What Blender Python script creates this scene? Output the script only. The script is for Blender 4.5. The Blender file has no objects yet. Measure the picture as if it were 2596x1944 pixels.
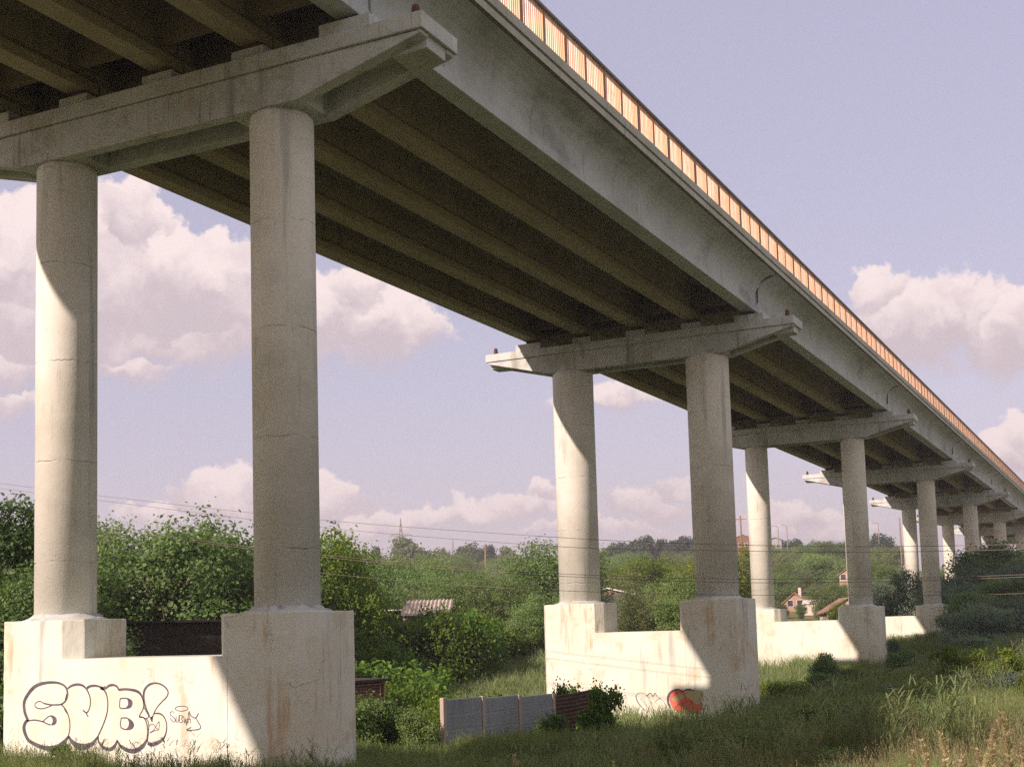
import bpy, math, random
import numpy as np
from mathutils import Vector, Matrix

random.seed(7)
RNG = np.random.default_rng(7)
sc = bpy.context.scene
col = sc.collection
R = math.radians

# ------------------------------------------------------------------ camera solution
F_PX, CY_PX = 3274.67, 1270.24            # focal length and principal row, in pixels of the 2596 x 1944 photograph
YAW, PITCH, ROLL = 0.4540, 0.0950, -0.0290
EYE = 3.1                                  # eye height above the foot of the nearest pier
cyw, syw = math.cos(YAW), math.sin(YAW)
fwd = Vector((-syw*math.cos(PITCH), cyw*math.cos(PITCH), math.sin(PITCH)))
r0 = Vector((cyw, syw, 0))
u0 = Vector((syw*math.sin(PITCH), -cyw*math.sin(PITCH), math.cos(PITCH)))
rgt = r0*math.cos(ROLL) + u0*math.sin(ROLL)
upv = -r0*math.sin(ROLL) + u0*math.cos(ROLL)


def ray(x, y):
    return fwd + rgt*((x-1298)/F_PX) - upv*((y-CY_PX)/F_PX)


def at(x, y, dist):
    """point of the place seen at photo pixel (x, y), at a horizontal distance in metres"""
    d = ray(x, y)
    d = d*(dist/math.hypot(d.x, d.y))
    return Vector((d.x, d.y, d.z+EYE))


def at_u(x, y, u):
    d = ray(x, y)
    d = d*(u/d.y)
    return Vector((d.x, d.y, d.z+EYE))


cam_d = bpy.data.cameras.new('camera')
cam = bpy.data.objects.new('camera', cam_d)
col.objects.link(cam)
m = Matrix((rgt, upv, -fwd)).transposed().to_4x4()
m.translation = Vector((0, 0, EYE))
cam.matrix_world = m
cam_d.sensor_width = 36
cam_d.lens = F_PX/2596*36
cam_d.shift_y = (CY_PX-972)/2596
cam_d.clip_end = 6000
sc.camera = cam

# ------------------------------------------------------------------ light
SUN_DIR = Vector((-0.30, -1.0, 0.53)).normalized()      # towards the sun
sun_el = math.asin(SUN_DIR.z)
sl = bpy.data.lights.new('sun', 'SUN')
sl.energy = 4.3
sl.angle = R(0.55)
sl.color = (1.0, 0.75, 0.66)
so = bpy.data.objects.new('sun', sl)
so.rotation_euler = SUN_DIR.to_track_quat('Z', 'Y').to_euler()
so.location = (0, -40, 60)
col.objects.link(so)

sc.view_settings.view_transform = 'Standard'
sc.view_settings.look = 'None'
sc.view_settings.gamma = 1
sc.view_settings.exposure = 0.96
sc.cycles.max_bounces = 6
sc.cycles.diffuse_bounces = 3
sc.cycles.transmission_bounces = 3
sc.cycles.transparent_max_bounces = 4
sc.cycles.use_denoising = False
sc.cycles.caustics_reflective = False
sc.cycles.caustics_refractive = False


# ------------------------------------------------------------------ node helper
class NT:
    def __init__(s, nt):
        s.nt = nt
        s.L = nt.links.new

    def n(s, typ, **kw):
        nd = s.nt.nodes.new(typ)
        for k, v in kw.items():
            if k.startswith('i_'):
                key = k[2:]
                key = int(key) if key.isdigit() else key.replace('_', ' ')
                if hasattr(v, 'is_output') or isinstance(v, bpy.types.NodeSocket):
                    s.L(v, nd.inputs[key])
                else:
                    nd.inputs[key].default_value = v
            else:
                setattr(nd, k, v)
        return nd

    def math(s, op, a, b=None, c=None, clamp=False):
        nd = s.nt.nodes.new('ShaderNodeMath')
        nd.operation = op
        nd.use_clamp = clamp
        for i, v in enumerate((a, b, c)):
            if v is None:
                continue
            if isinstance(v, bpy.types.NodeSocket):
                s.L(v, nd.inputs[i])
            else:
                nd.inputs[i].default_value = v
        return nd.outputs[0]

    def vmath(s, op, a, b=None):
        nd = s.nt.nodes.new('ShaderNodeVectorMath')
        nd.operation = op
        for i, v in enumerate((a, b)):
            if v is None:
                continue
            if isinstance(v, bpy.types.NodeSocket):
                s.L(v, nd.inputs[i])
            else:
                nd.inputs[i].default_value = v
        return nd.outputs['Value'] if op in ('LENGTH', 'DOT_PRODUCT', 'DISTANCE') else nd.outputs[0]

    def mix(s, f, a, b, blend='MIX'):
        nd = s.nt.nodes.new('ShaderNodeMix')
        nd.data_type = 'RGBA'
        nd.blend_type = blend
        nd.clamp_factor = True
        for sock, v in ((nd.inputs[0], f), (nd.inputs[6], a), (nd.inputs[7], b)):
            if isinstance(v, bpy.types.NodeSocket):
                s.L(v, sock)
            else:
                sock.default_value = v if not isinstance(v, tuple) or len(v) == 4 else (*v, 1)
        return nd.outputs[2]

    def ramp(s, f, lo, hi, a=0.0, b=1.0, smooth=True):
        nd = s.nt.nodes.new('ShaderNodeMapRange')
        nd.interpolation_type = 'SMOOTHSTEP' if smooth else 'LINEAR'
        nd.clamp = True
        s.L(f, nd.inputs[0])
        nd.inputs[1].default_value = lo
        nd.inputs[2].default_value = hi
        nd.inputs[3].default_value = a
        nd.inputs[4].default_value = b
        return nd.outputs[0]

    def noise(s, vec, scale, detail=4.0, rough=0.55, dist=0.0, color=False):
        nd = s.n('ShaderNodeTexNoise', i_Vector=vec, i_Scale=scale, i_Detail=detail, i_Roughness=rough, i_Distortion=dist)
        return nd.outputs[1] if color else nd.outputs[0]

    def scale(s, vec, sx, sy, sz):
        return s.vmath('MULTIPLY', vec, (sx, sy, sz))


def new_mat(name):
    mt = bpy.data.materials.new(name)
    mt.use_nodes = True
    mt.node_tree.nodes.clear()
    t = NT(mt.node_tree)
    out = t.n('ShaderNodeOutputMaterial')
    return mt, t, out


def bsdf(t, out, base, rough=0.85, bump=None, bump_d=0.02, bump_s=0.5, spec=0.3, metallic=0.0):
    p = t.n('ShaderNodeBsdfPrincipled')
    for key, v in (('Base Color', base), ('Roughness', rough), ('Specular IOR Level', spec), ('Metallic', metallic)):
        if isinstance(v, bpy.types.NodeSocket):
            t.L(v, p.inputs[key])
        else:
            p.inputs[key].default_value = (*v, 1) if isinstance(v, tuple) and len(v) == 3 else v
    if bump is not None:
        b = t.n('ShaderNodeBump', i_Height=bump, i_Distance=bump_d, i_Strength=bump_s)
        t.L(b.outputs[0], p.inputs['Normal'])
    t.L(p.outputs[0], out.inputs[0])
    return p


# ------------------------------------------------------------------ sky
W = bpy.data.worlds.new('World')
sc.world = W
W.use_nodes = True
W.node_tree.nodes.clear()
t = NT(W.node_tree)
wout = t.n('ShaderNodeOutputWorld')
sky = t.n('ShaderNodeTexSky', sky_type='NISHITA', sun_disc=False)
sky.sun_elevation = sun_el
sky.sun_rotation = math.atan2(SUN_DIR.x, SUN_DIR.y)
sky.air_density = 1.0
sky.dust_density = 1.8
sky.ozone_density = 1.5
sky_c = t.mix(1.0, sky.outputs[0], (1.75, 1.20, 1.06), 'MULTIPLY')
sky_c = t.mix(0.74, sky_c, (2.42, 2.36, 3.16))
tc = t.n('ShaderNodeTexCoord')
sep = t.n('ShaderNodeSeparateXYZ', i_0=tc.outputs['Generated'])
X, Y, Z = sep.outputs
az = t.math('MULTIPLY', t.math('ARCTAN2', X, Y), 180/math.pi)
hyp = t.math('SQRT', t.math('ADD', t.math('MULTIPLY', X, X), t.math('MULTIPLY', Y, Y)))
el = t.math('MULTIPLY', t.math('ARCTAN2', Z, hyp), 180/math.pi)
pos = t.n('ShaderNodeCombineXYZ', i_0=az, i_1=el).outputs[0]
# ragged outline: the angular position is shaken by noise of three sizes
n1 = t.vmath('SUBTRACT', t.noise(pos, 0.30, 3, 0.5, color=True), (0.5, 0.5, 0.5))
n2 = t.vmath('SUBTRACT', t.noise(pos, 1.1, 4, 0.6, color=True), (0.5, 0.5, 0.5))
wob = t.vmath('ADD', t.scale(n1, 2.6, 2.2, 0), t.scale(n2, 1.5, 1.3, 0))
P2 = t.vmath('ADD', pos, wob)


def azel(x, y):
    d = ray(x, y)
    return math.degrees(math.atan2(d.x, d.y)), math.degrees(math.atan2(d.z, math.hypot(d.x, d.y)))


PUFF = [  # photo pixel x, y, half width, half height (in 2211-wide view)
    (110, 610, 270, 205), (262, 500, 105, 110), (40, 520, 110, 110), (420, 640, 210, 150), (640, 690, 210, 120), (820, 710, 170, 85), (500, 575, 70, 60), (740, 640, 110, 80), (130, 715, 250, 115), (420, 730, 240, 85), (660, 745, 190, 65), (870, 725, 150, 62), (20, 780, 220, 85), (60, 690, 300, 150), (260, 795, 220, 50),
    (1895, 645, 75, 85), (1960, 705, 140, 105), (2090, 670, 105, 100), (2190, 720, 120, 110), (1990, 760, 110, 50),
    (2170, 1000, 110, 75), (2250, 960, 110, 80),
    (470, 1080, 120, 70), (530, 1050, 60, 55), (720, 1090, 110, 60), (800, 1140, 100, 50), (290, 1125, 80, 30), (360, 1130, 90, 45),
    (1010, 1125, 170, 42), (620, 1165, 300, 38), (1250, 1150, 300, 34), (1700, 1150, 220, 34), (1130, 1105, 150, 48), (1180, 1070, 60, 36), (1400, 1100, 150, 50), (1450, 1060, 90, 36), (1720, 1125, 120, 40), (1660, 1110, 60, 28),
    (1005, 780, 40, 18), (1340, 860, 120, 40), (1200, 885, 80, 22), (20, 880, 110, 55), (1560, 1140, 120, 30), 
    (-250, 700, 260, 160),
]
FILL_CLOUDS = [(95, 34, 60, 28), (-112, 36, 60, 28), (160, 40, 60, 30), (-160, 34, 50, 28), (50, 46, 40, 18), (-75, 55, 40, 16), (0, 78, 170, 12)]   # unseen clouds added to brighten the shaded sides: azimuth, elevation, sizes in degrees
k = 2596/2211
F = None
T = None
for (a, e, ra, re) in [(*azel(x*k, y*k), rx*k/F_PX*57.3, ry*k/F_PX*57.3) for (x, y, rx, ry) in PUFF]+FILL_CLOUDS:
    q = t.vmath('MULTIPLY', t.vmath('SUBTRACT', P2, (a, e, 0)), (1/ra, 1/re, 0))
    f = t.math('SUBTRACT', 1.0, t.vmath('LENGTH', q))
    f = t.math('MULTIPLY', f, min(ra, re))          # in degrees inside the outline
    sy = t.n('ShaderNodeSeparateXYZ', i_0=q).outputs[1]
    if F is None:
        F, T = f, sy
    else:
        w = t.ramp(t.math('SUBTRACT', f, F), -0.25, 0.25)
        T = t.math('ADD', t.math('MULTIPLY', T, t.math('SUBTRACT', 1.0, w)), t.math('MULTIPLY', sy, w))
        F = t.math('SMOOTH_MAX', F, f, 0.25)
v1 = t.n('ShaderNodeTexVoronoi', feature='SMOOTH_F1', i_Vector=P2, i_Scale=0.62, i_Smoothness=0.25).outputs[0]
v2 = t.n('ShaderNodeTexVoronoi', feature='SMOOTH_F1', i_Vector=P2, i_Scale=1.7, i_Smoothness=0.3).outputs[0]
fine = t.noise(pos, 2.6, 6, 0.62)
bil = t.math('ADD', t.math('ADD', t.math('MULTIPLY', t.math('SUBTRACT', 0.45, v1), 0.85), t.math('MULTIPLY', t.math('SUBTRACT', 0.4, v2), 0.32)),
             t.math('MULTIPLY', t.math('SUBTRACT', fine, 0.5), 0.5))
dens = t.math('ADD', t.math('ADD', F, 0.07), t.math('MULTIPLY', bil, 0.78))
# crisp tops, soft undersides
softness = t.ramp(T, -0.7, 0.35, 1.3, 0.30)
cov = t.math('DIVIDE', t.math('ADD', dens, 0.02), softness, clamp=True)
cov = t.math('MULTIPLY', t.math('MULTIPLY', cov, cov), t.math('SUBTRACT', 3.0, t.math('MULTIPLY', cov, 2.0)))
lowfade = t.ramp(el, 1.0, 9.0, 0.92, 0.97)
cov = t.math('MULTIPLY', cov, lowfade)
hgt = t.math('ADD', T, t.math('ADD', t.math('MULTIPLY', bil, 0.75), t.math('MULTIPLY', t.math('SUBTRACT', t.noise(P2, 0.5, 4, 0.6), 0.5), 1.2)))
shade = t.ramp(hgt, -0.55, 0.72)
cl_c = t.mix(shade, (0.575, 0.485, 0.520), (0.92, 0.775, 0.755))
skyb = t.n('ShaderNodeVectorMath', operation='SCALE')
t.L(sky_c, skyb.inputs[0])
SKY_STRENGTH = 0.100
bg1 = t.n('ShaderNodeBackground', i_Color=sky_c, i_Strength=SKY_STRENGTH)
bg2 = t.n('ShaderNodeBackground', i_Color=cl_c, i_Strength=0.58)
ms = t.n('ShaderNodeMixShader', i_0=cov)
t.L(bg1.outputs[0], ms.inputs[1])
t.L(bg2.outputs[0], ms.inputs[2])
t.L(ms.outputs[0], wout.inputs[0])
W.cycles.sampling_method = 'MANUAL'
W.cycles.sample_map_resolution = 1024


# ------------------------------------------------------------------ materials
def concrete(name, base, stain, dark, joints=0.0, streak=1.0, blotch=1.0, crack=0.6, rust=0.0, rough=0.9, zj=2.45, sx=3.2, mould=0.0):
    mt, t, out = new_mat(name)
    tc = t.n('ShaderNodeTexCoord')
    geo = t.n('ShaderNodeNewGeometry')
    p = geo.outputs['Position']
    oi = t.n('ShaderNodeObjectInfo')
    big = t.noise(p, 0.45, 5, 0.6)
    mid = t.noise(p, 2.3, 6, 0.65)
    fine = t.noise(p, 26, 5, 0.7)
    st = t.noise(t.scale(p, sx, sx, 0.16), 1.0, 5, 0.62)
    st2 = t.noise(t.scale(p, 9.0, 9.0, 0.5), 1.0, 4, 0.65)
    c = t.mix(t.ramp(big, 0.38, 0.68), base, stain)
    c = t.mix(t.math('MULTIPLY', t.ramp(mid, 0.54, 0.70), 0.55*blotch), c, stain)
    c = t.mix(t.math('MULTIPLY', t.ramp(st, 0.56, 0.72), min(0.60*streak, 0.85)), c, dark)
    c = t.mix(t.math('MULTIPLY', t.math('MULTIPLY', t.ramp(st2, 0.57, 0.68), t.ramp(big, 0.42, 0.6)), 0.5*streak), c, dark)
    c = t.mix(t.math('MULTIPLY', t.ramp(fine, 0.55, 0.75), 0.28), c, dark)
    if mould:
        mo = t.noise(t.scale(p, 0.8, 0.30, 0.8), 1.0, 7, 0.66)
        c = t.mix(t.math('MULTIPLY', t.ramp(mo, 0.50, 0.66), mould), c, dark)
    if rust:
        ru = t.noise(t.scale(p, 2.2, 2.2, 0.35), 1.0, 5, 0.6)
        c = t.mix(t.math('MULTIPLY', t.ramp(ru, 0.565, 0.72), rust), c, (0.40, 0.27, 0.13))
    vor = t.n('ShaderNodeTexVoronoi', feature='DISTANCE_TO_EDGE', i_Vector=t.vmath('ADD', p, t.scale(t.noise(p, 1.4, 4, 0.6, color=True), 1.2, 1.2, 1.2)), i_Scale=0.55).outputs[0]
    cr = t.math('MULTIPLY', t.ramp(vor, 0.0, 0.012, 1.0, 0.0), t.ramp(t.noise(p, 0.7, 3, 0.5), 0.5, 0.62))
    c = t.mix(t.math('MULTIPLY', cr, crack), c, dark)
    h = t.math('ADD', t.math('MULTIPLY', fine, 0.35), t.math('ADD', t.math('MULTIPLY', mid, 0.8), t.math('MULTIPLY', st2, 0.25)))
    h = t.math('SUBTRACT', h, t.math('MULTIPLY', cr, 0.8*crack))
    if joints:
        z = t.n('ShaderNodeSeparateXYZ', i_0=tc.outputs['Object']).outputs[2]
        zz = t.math('ADD', z, t.math('MULTIPLY', t.math('SUBTRACT', mid, 0.5), 0.22))
        fr = t.math('PINGPONG', zz, zj/2)
        jl = t.math('MULTIPLY', t.ramp(fr, 0.0, 0.03, 1.0, 0.0), t.ramp(t.noise(p, 1.9, 3, 0.6), 0.42, 0.6))
        c = t.mix(t.math('MULTIPLY', jl, joints), c, dark)
        h = t.math('SUBTRACT', h, t.math('MULTIPLY', jl, 0.9))
        lift = t.n('ShaderNodeTexWhiteNoise', noise_dimensions='1D', i_W=t.math('FLOOR', t.math('DIVIDE', t.math('ADD', zz, zj/2), zj))).outputs[0]
        c = t.mix(t.ramp(lift, 0.2, 1.0, 0.0, 0.20), c, stain)
    if rust:
        pe = t.noise(p, 0.9, 9, 0.68)
        c = t.mix(t.math('MULTIPLY', t.ramp(pe, 0.565, 0.60), min(rust, 0.45)), c, (stain[0]*0.80, stain[1]*0.72, stain[2]*0.60))
    # worn bare edges
    c = t.mix(t.math('MULTIPLY', t.ramp(geo.outputs['Pointiness'], 0.52, 0.60), 0.3), c, base)
    bsdf(t, out, c, rough, h, 0.018, 0.55, 0.25)
    return mt


M = {}
M['column'] = concrete('column_concrete', (0.67, 0.70, 0.635), (0.56, 0.58, 0.485), (0.27, 0.31, 0.30), joints=0.8, crack=0.10, streak=1.15, sx=2.3, mould=0.22)
M['base'] = concrete('base_limewash', (0.585, 0.63, 0.55), (0.545, 0.545, 0.43), (0.21, 0.255, 0.25), rust=0.7, crack=0.6, streak=1.15, blotch=1.2, sx=1.5)
M['cap'] = concrete('cap_concrete', (0.48, 0.54, 0.535), (0.385, 0.425, 0.39), (0.13, 0.145, 0.125), rust=0.42, streak=1.2, sx=2.0, mould=0.3)
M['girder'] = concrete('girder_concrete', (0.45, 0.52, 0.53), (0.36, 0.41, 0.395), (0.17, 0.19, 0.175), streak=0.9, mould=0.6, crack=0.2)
M['soffit'] = concrete('shaded_soffit_concrete', (0.33, 0.315, 0.215), (0.26, 0.245, 0.155), (0.14, 0.13, 0.085), streak=0.9, mould=0.35)  # girder concrete darkened: shade under the deck put into the colour
M['slab'] = concrete('shaded_slab_concrete', (0.20, 0.18, 0.13), (0.155, 0.135, 0.092), (0.085, 0.072, 0.05))  # slab underside and diaphragms, with the deck's shade painted into the tone
M['kerb'] = concrete('kerb_concrete', (0.40, 0.44, 0.40), (0.31, 0.335, 0.275), (0.12, 0.125, 0.10), streak=1.3)
M['fence'] = concrete('fence_concrete', (0.27, 0.31, 0.33), (0.22, 0.245, 0.25), (0.13, 0.14, 0.14))
M['fencepost'] = concrete('fence_post_concrete', (0.36, 0.32, 0.27), (0.30, 0.25, 0.20), (0.16, 0.14, 0.11))


def simple(name, c1, c2, scale=3.0, rough=0.8, spec=0.3, aniso=(1, 1, 1), bump=0.3, metallic=0.0, lo=0.4, hi=0.62):
    mt, t, out = new_mat(name)
    tc = t.n('ShaderNodeTexCoord')
    p = t.scale(tc.outputs['Object'], *aniso)
    n = t.noise(p, scale, 6, 0.65)
    f = t.noise(p, scale*9, 4, 0.6)
    c = t.mix(t.ramp(t.math('ADD', t.math('MULTIPLY', n, 0.8), t.math('MULTIPLY', f, 0.2)), lo, hi), c1, c2)
    bsdf(t, out, c, rough, t.math('ADD', n, f), 0.01, bump, spec, metallic)
    return mt


M['rust_post'] = simple('red_lead_paint', (0.10, 0.042, 0.026), (0.05, 0.03, 0.024), 8)
M['bearing'] = simple('bearing_steel', (0.05, 0.035, 0.025), (0.10, 0.055, 0.03), 6)
M['pipe'] = simple('drain_iron', (0.07, 0.055, 0.045), (0.12, 0.09, 0.07), 4)
M['rail'] = simple('rail_paint', (0.14, 0.15, 0.155), (0.22, 0.20, 0.18), 3)
M['post'] = simple('post_paint', (0.33, 0.29, 0.25), (0.42, 0.30, 0.20), 4)
M['wire'] = simple('wire', (0.12, 0.11, 0.09), (0.16, 0.14, 0.11), 1)
M['wood'] = simple('weathered_wood', (0.24, 0.15, 0.09), (0.12, 0.075, 0.05), 5, aniso=(4, 4, 0.4))
M['bark'] = simple('bark', (0.10, 0.075, 0.05), (0.17, 0.14, 0.10), 6, aniso=(2, 2, 0.5))
M['steel_lattice'] = simple('lattice_steel', (0.16, 0.14, 0.12), (0.24, 0.19, 0.15), 2)
M['dark_sheet'] = simple('rusted_sheet', (0.055, 0.035, 0.027), (0.10, 0.058, 0.038), 2.0, aniso=(1, 1, 4))
M['rust_frame'] = simple('rusty_angle_iron', (0.42, 0.26, 0.17), (0.25, 0.14, 0.09), 6)
M['tar_roof'] = simple('tar_roof', (0.035, 0.03, 0.027), (0.06, 0.05, 0.042), 2)
M['shed_board'] = simple('shadow_side_boards', (0.030, 0.025, 0.020), (0.055, 0.045, 0.035), 3, aniso=(6, 6, 0.5))  # near-black boards: the shed's shadow side put into the colour
M['asbestos'] = simple('corrugated_roof', (0.44, 0.39, 0.33), (0.30, 0.27, 0.23), 2.0)
M['plaster'] = simple('plaster', (0.55, 0.50, 0.44), (0.44, 0.39, 0.33), 2.0)
M['house_orange'] = simple('ochre_brick', (0.33, 0.23, 0.16), (0.27, 0.19, 0.14), 4)
M['house_roof'] = simple('old_roof', (0.30, 0.19, 0.12), (0.20, 0.14, 0.10), 3)
M['window'] = simple('window_dark', (0.03, 0.035, 0.04), (0.05, 0.05, 0.055), 3, rough=0.2, spec=0.5)
M['asphalt'] = simple('asphalt', (0.05, 0.05, 0.05), (0.07, 0.068, 0.064), 4)
M['spray_black'] = simple('spray_paint_black', (0.055, 0.055, 0.075), (0.10, 0.095, 0.115), 7, rough=0.6)
M['spray_fill'] = simple('spray_paint_pale', (0.595, 0.61, 0.53), (0.56, 0.545, 0.44), 2.0, rough=0.6)
M['spray_red'] = simple('spray_paint_red', (0.72, 0.115, 0.075), (0.66, 0.15, 0.09), 5, rough=0.6)
M['spray_cream'] = simple('spray_paint_buff', (0.43, 0.38, 0.19), (0.40, 0.355, 0.19), 5, rough=0.6)
M['metal_white'] = simple('pale_sheet', (0.62, 0.60, 0.58), (0.5, 0.48, 0.45), 3)


def picket_mat():
    mt, t, out = new_mat('picket_paint')
    geo = t.n('ShaderNodeNewGeometry')
    rnd = geo.outputs['Random Per Island']
    p = geo.outputs['Position']
    n = t.noise(t.scale(p, 1, 1, 0.5), 5.0, 4, 0.6)
    pan = t.noise(t.scale(p, 0.0, 0.55, 0.0), 1.0, 2, 0.5)
    c = t.mix(t.ramp(rnd, 0.25, 0.75), (0.66, 0.41, 0.225), (0.74, 0.575, 0.46))
    c = t.mix(t.math('MULTIPLY', t.ramp(n, 0.5, 0.7), 0.55), c, (0.50, 0.275, 0.13))
    c = t.mix(t.ramp(pan, 0.35, 0.65, 0.0, 0.45), c, (0.70, 0.46, 0.28))
    bsdf(t, out, c, 0.6, None, spec=0.35)
    return mt


M['picket'] = picket_mat()


def brick_mat():
    mt, t, out = new_mat('brown_brick')
    tc = t.n('ShaderNodeTexCoord')
    p = tc.outputs['Object']
    sp = t.n('ShaderNodeSeparateXYZ', i_0=p)
    q = t.n('ShaderNodeCombineXYZ', i_0=sp.outputs[0], i_1=sp.outputs[2]).outputs[0]
    b = t.n('ShaderNodeTexBrick', i_Vector=q, i_Scale=1.0, i_Color1=(0.15, 0.065, 0.04, 1), i_Color2=(0.095, 0.045, 0.032, 1), i_Mortar=(0.22, 0.17, 0.13, 1))
    b.inputs['Mortar Size'].default_value = 0.012
    b.inputs['Brick Width'].default_value = 0.28
    b.inputs['Row Height'].default_value = 0.10
    n = t.noise(p, 2.0, 5, 0.6)
    c = t.mix(t.ramp(n, 0.5, 0.7, 0, 0.5), b.outputs[0], (0.09, 0.055, 0.04))
    bsdf(t, out, c, 0.9, b.outputs[1], 0.01, -0.4)
    return mt


M['brick'] = brick_mat()


def leaf_mat(name, c1, c2, c3, trans=0.45, rough=0.65, spec=0.2, tipc=None):
    """c1 dark, c2 mid, c3 bright; varies from leaf to leaf and from plant to plant"""
    mt, t, out = new_mat(name)
    geo = t.n('ShaderNodeNewGeometry')
    oi = t.n('ShaderNodeObjectInfo')
    rnd = geo.outputs['Random Per Island']
    n = t.noise(geo.outputs['Position'], 0.55, 3, 0.6)
    c = t.mix(t.ramp(rnd, 0.0, 0.8), c1, c2)
    c = t.mix(t.math('MULTIPLY', t.ramp(rnd, 0.72, 1.0), t.ramp(n, 0.35, 0.65)), c, c3)
    c = t.mix(t.ramp(n, 0.42, 0.66, 0.0, 0.5), c, c2)
    hs = t.n('ShaderNodeHueSaturation', i_Color=c)
    t.L(t.ramp(oi.outputs['Random'], 0, 1, 0.482, 0.512, False), hs.inputs['Hue'])
    vr = t.n('ShaderNodeTexWhiteNoise', noise_dimensions='1D', i_W=oi.outputs['Random']).outputs[0]
    t.L(t.ramp(vr, 0, 1, 0.78, 1.25, False), hs.inputs['Value'])
    c = hs.outputs[0]
    p = t.n('ShaderNodeBsdfPrincipled', i_Roughness=rough)
    t.L(c, p.inputs['Base Color'])
    p.inputs['Specular IOR Level'].default_value = spec
    tr = t.n('ShaderNodeBsdfTranslucent')
    t.L(t.mix(1.0, c, (1.15, 1.25, 0.55), 'MULTIPLY'), tr.inputs[0])
    mx = t.n('ShaderNodeMixShader', i_0=trans)
    t.L(p.outputs[0], mx.inputs[1])
    t.L(tr.outputs[0], mx.inputs[2])
    t.L(mx.outputs[0], out.inputs[0])
    return mt


M['leaf'] = leaf_mat('leaves_green', (0.0816, 0.1526, 0.0491), (0.1606, 0.2522, 0.087), (0.2858, 0.3738, 0.1606))
M['leaf_near'] = leaf_mat('leaves_dark_green', (0.063, 0.1321, 0.051), (0.1378, 0.2223, 0.0839), (0.3018, 0.3754, 0.2005))
M['leaf_bright'] = leaf_mat('leaves_fresh_green', (0.069, 0.1265, 0.0184), (0.1323, 0.1955, 0.0276), (0.2415, 0.276, 0.046), trans=0.45)
M['leaf_olive'] = leaf_mat('leaves_olive', (0.0918, 0.136, 0.06), (0.1674, 0.22, 0.099), (0.2592, 0.2966, 0.165))
M['leaf_far'] = leaf_mat('leaves_far_ridge', (0.033, 0.0675, 0.051), (0.06, 0.105, 0.072), (0.1125, 0.15, 0.09))
M['leaf_willow'] = leaf_mat('leaves_grey_green', (0.0941, 0.154, 0.1159), (0.1615, 0.2387, 0.1963), (0.2691, 0.3541, 0.299))
M['leaf_ivy'] = leaf_mat('leaves_ivy', (0.0619, 0.1309, 0.0193), (0.1171, 0.2065, 0.0331), (0.2065, 0.2892, 0.0688))
M['grass'] = leaf_mat('grass_blades', (0.1029, 0.1617, 0.0563), (0.1742, 0.2385, 0.0867), (0.3318, 0.3732, 0.1842), trans=0.3, spec=0.2)
M['grass_dry'] = leaf_mat('grass_dry_heads', (0.172, 0.1571, 0.0832), (0.253, 0.23, 0.127), (0.3846, 0.359, 0.231), trans=0.3, spec=0.2)
M['plume'] = leaf_mat('feathery_heads', (0.30, 0.27, 0.16), (0.42, 0.37, 0.235), (0.52, 0.46, 0.33), trans=0.35, spec=0.1)
M['grass_field'] = leaf_mat('field_grass_blades', (0.1254, 0.1914, 0.072), (0.1995, 0.2706, 0.1152), (0.342, 0.3696, 0.2016), trans=0.35, spec=0.25)
M['reed'] = leaf_mat('reed_blades', (0.0844, 0.1275, 0.0525), (0.15, 0.1969, 0.0825), (0.2812, 0.3, 0.15), trans=0.3, spec=0.3)


def ground_mat():
    mt, t, out = new_mat('soil_and_turf')
    geo = t.n('ShaderNodeNewGeometry')
    p = geo.outputs['Position']
    n = t.noise(p, 0.06, 6, 0.65)
    f = t.noise(p, 1.6, 6, 0.7)
    c = t.mix(t.ramp(n, 0.38, 0.62), (0.125, 0.130, 0.052), (0.185, 0.175, 0.085))
    c = t.mix(t.ramp(f, 0.50, 0.68, 0.0, 0.7), c, (0.215, 0.180, 0.105))
    bsdf(t, out, c, 0.95, f, 0.15, 0.8, 0.1)
    return mt


M['ground'] = ground_mat()


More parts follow.
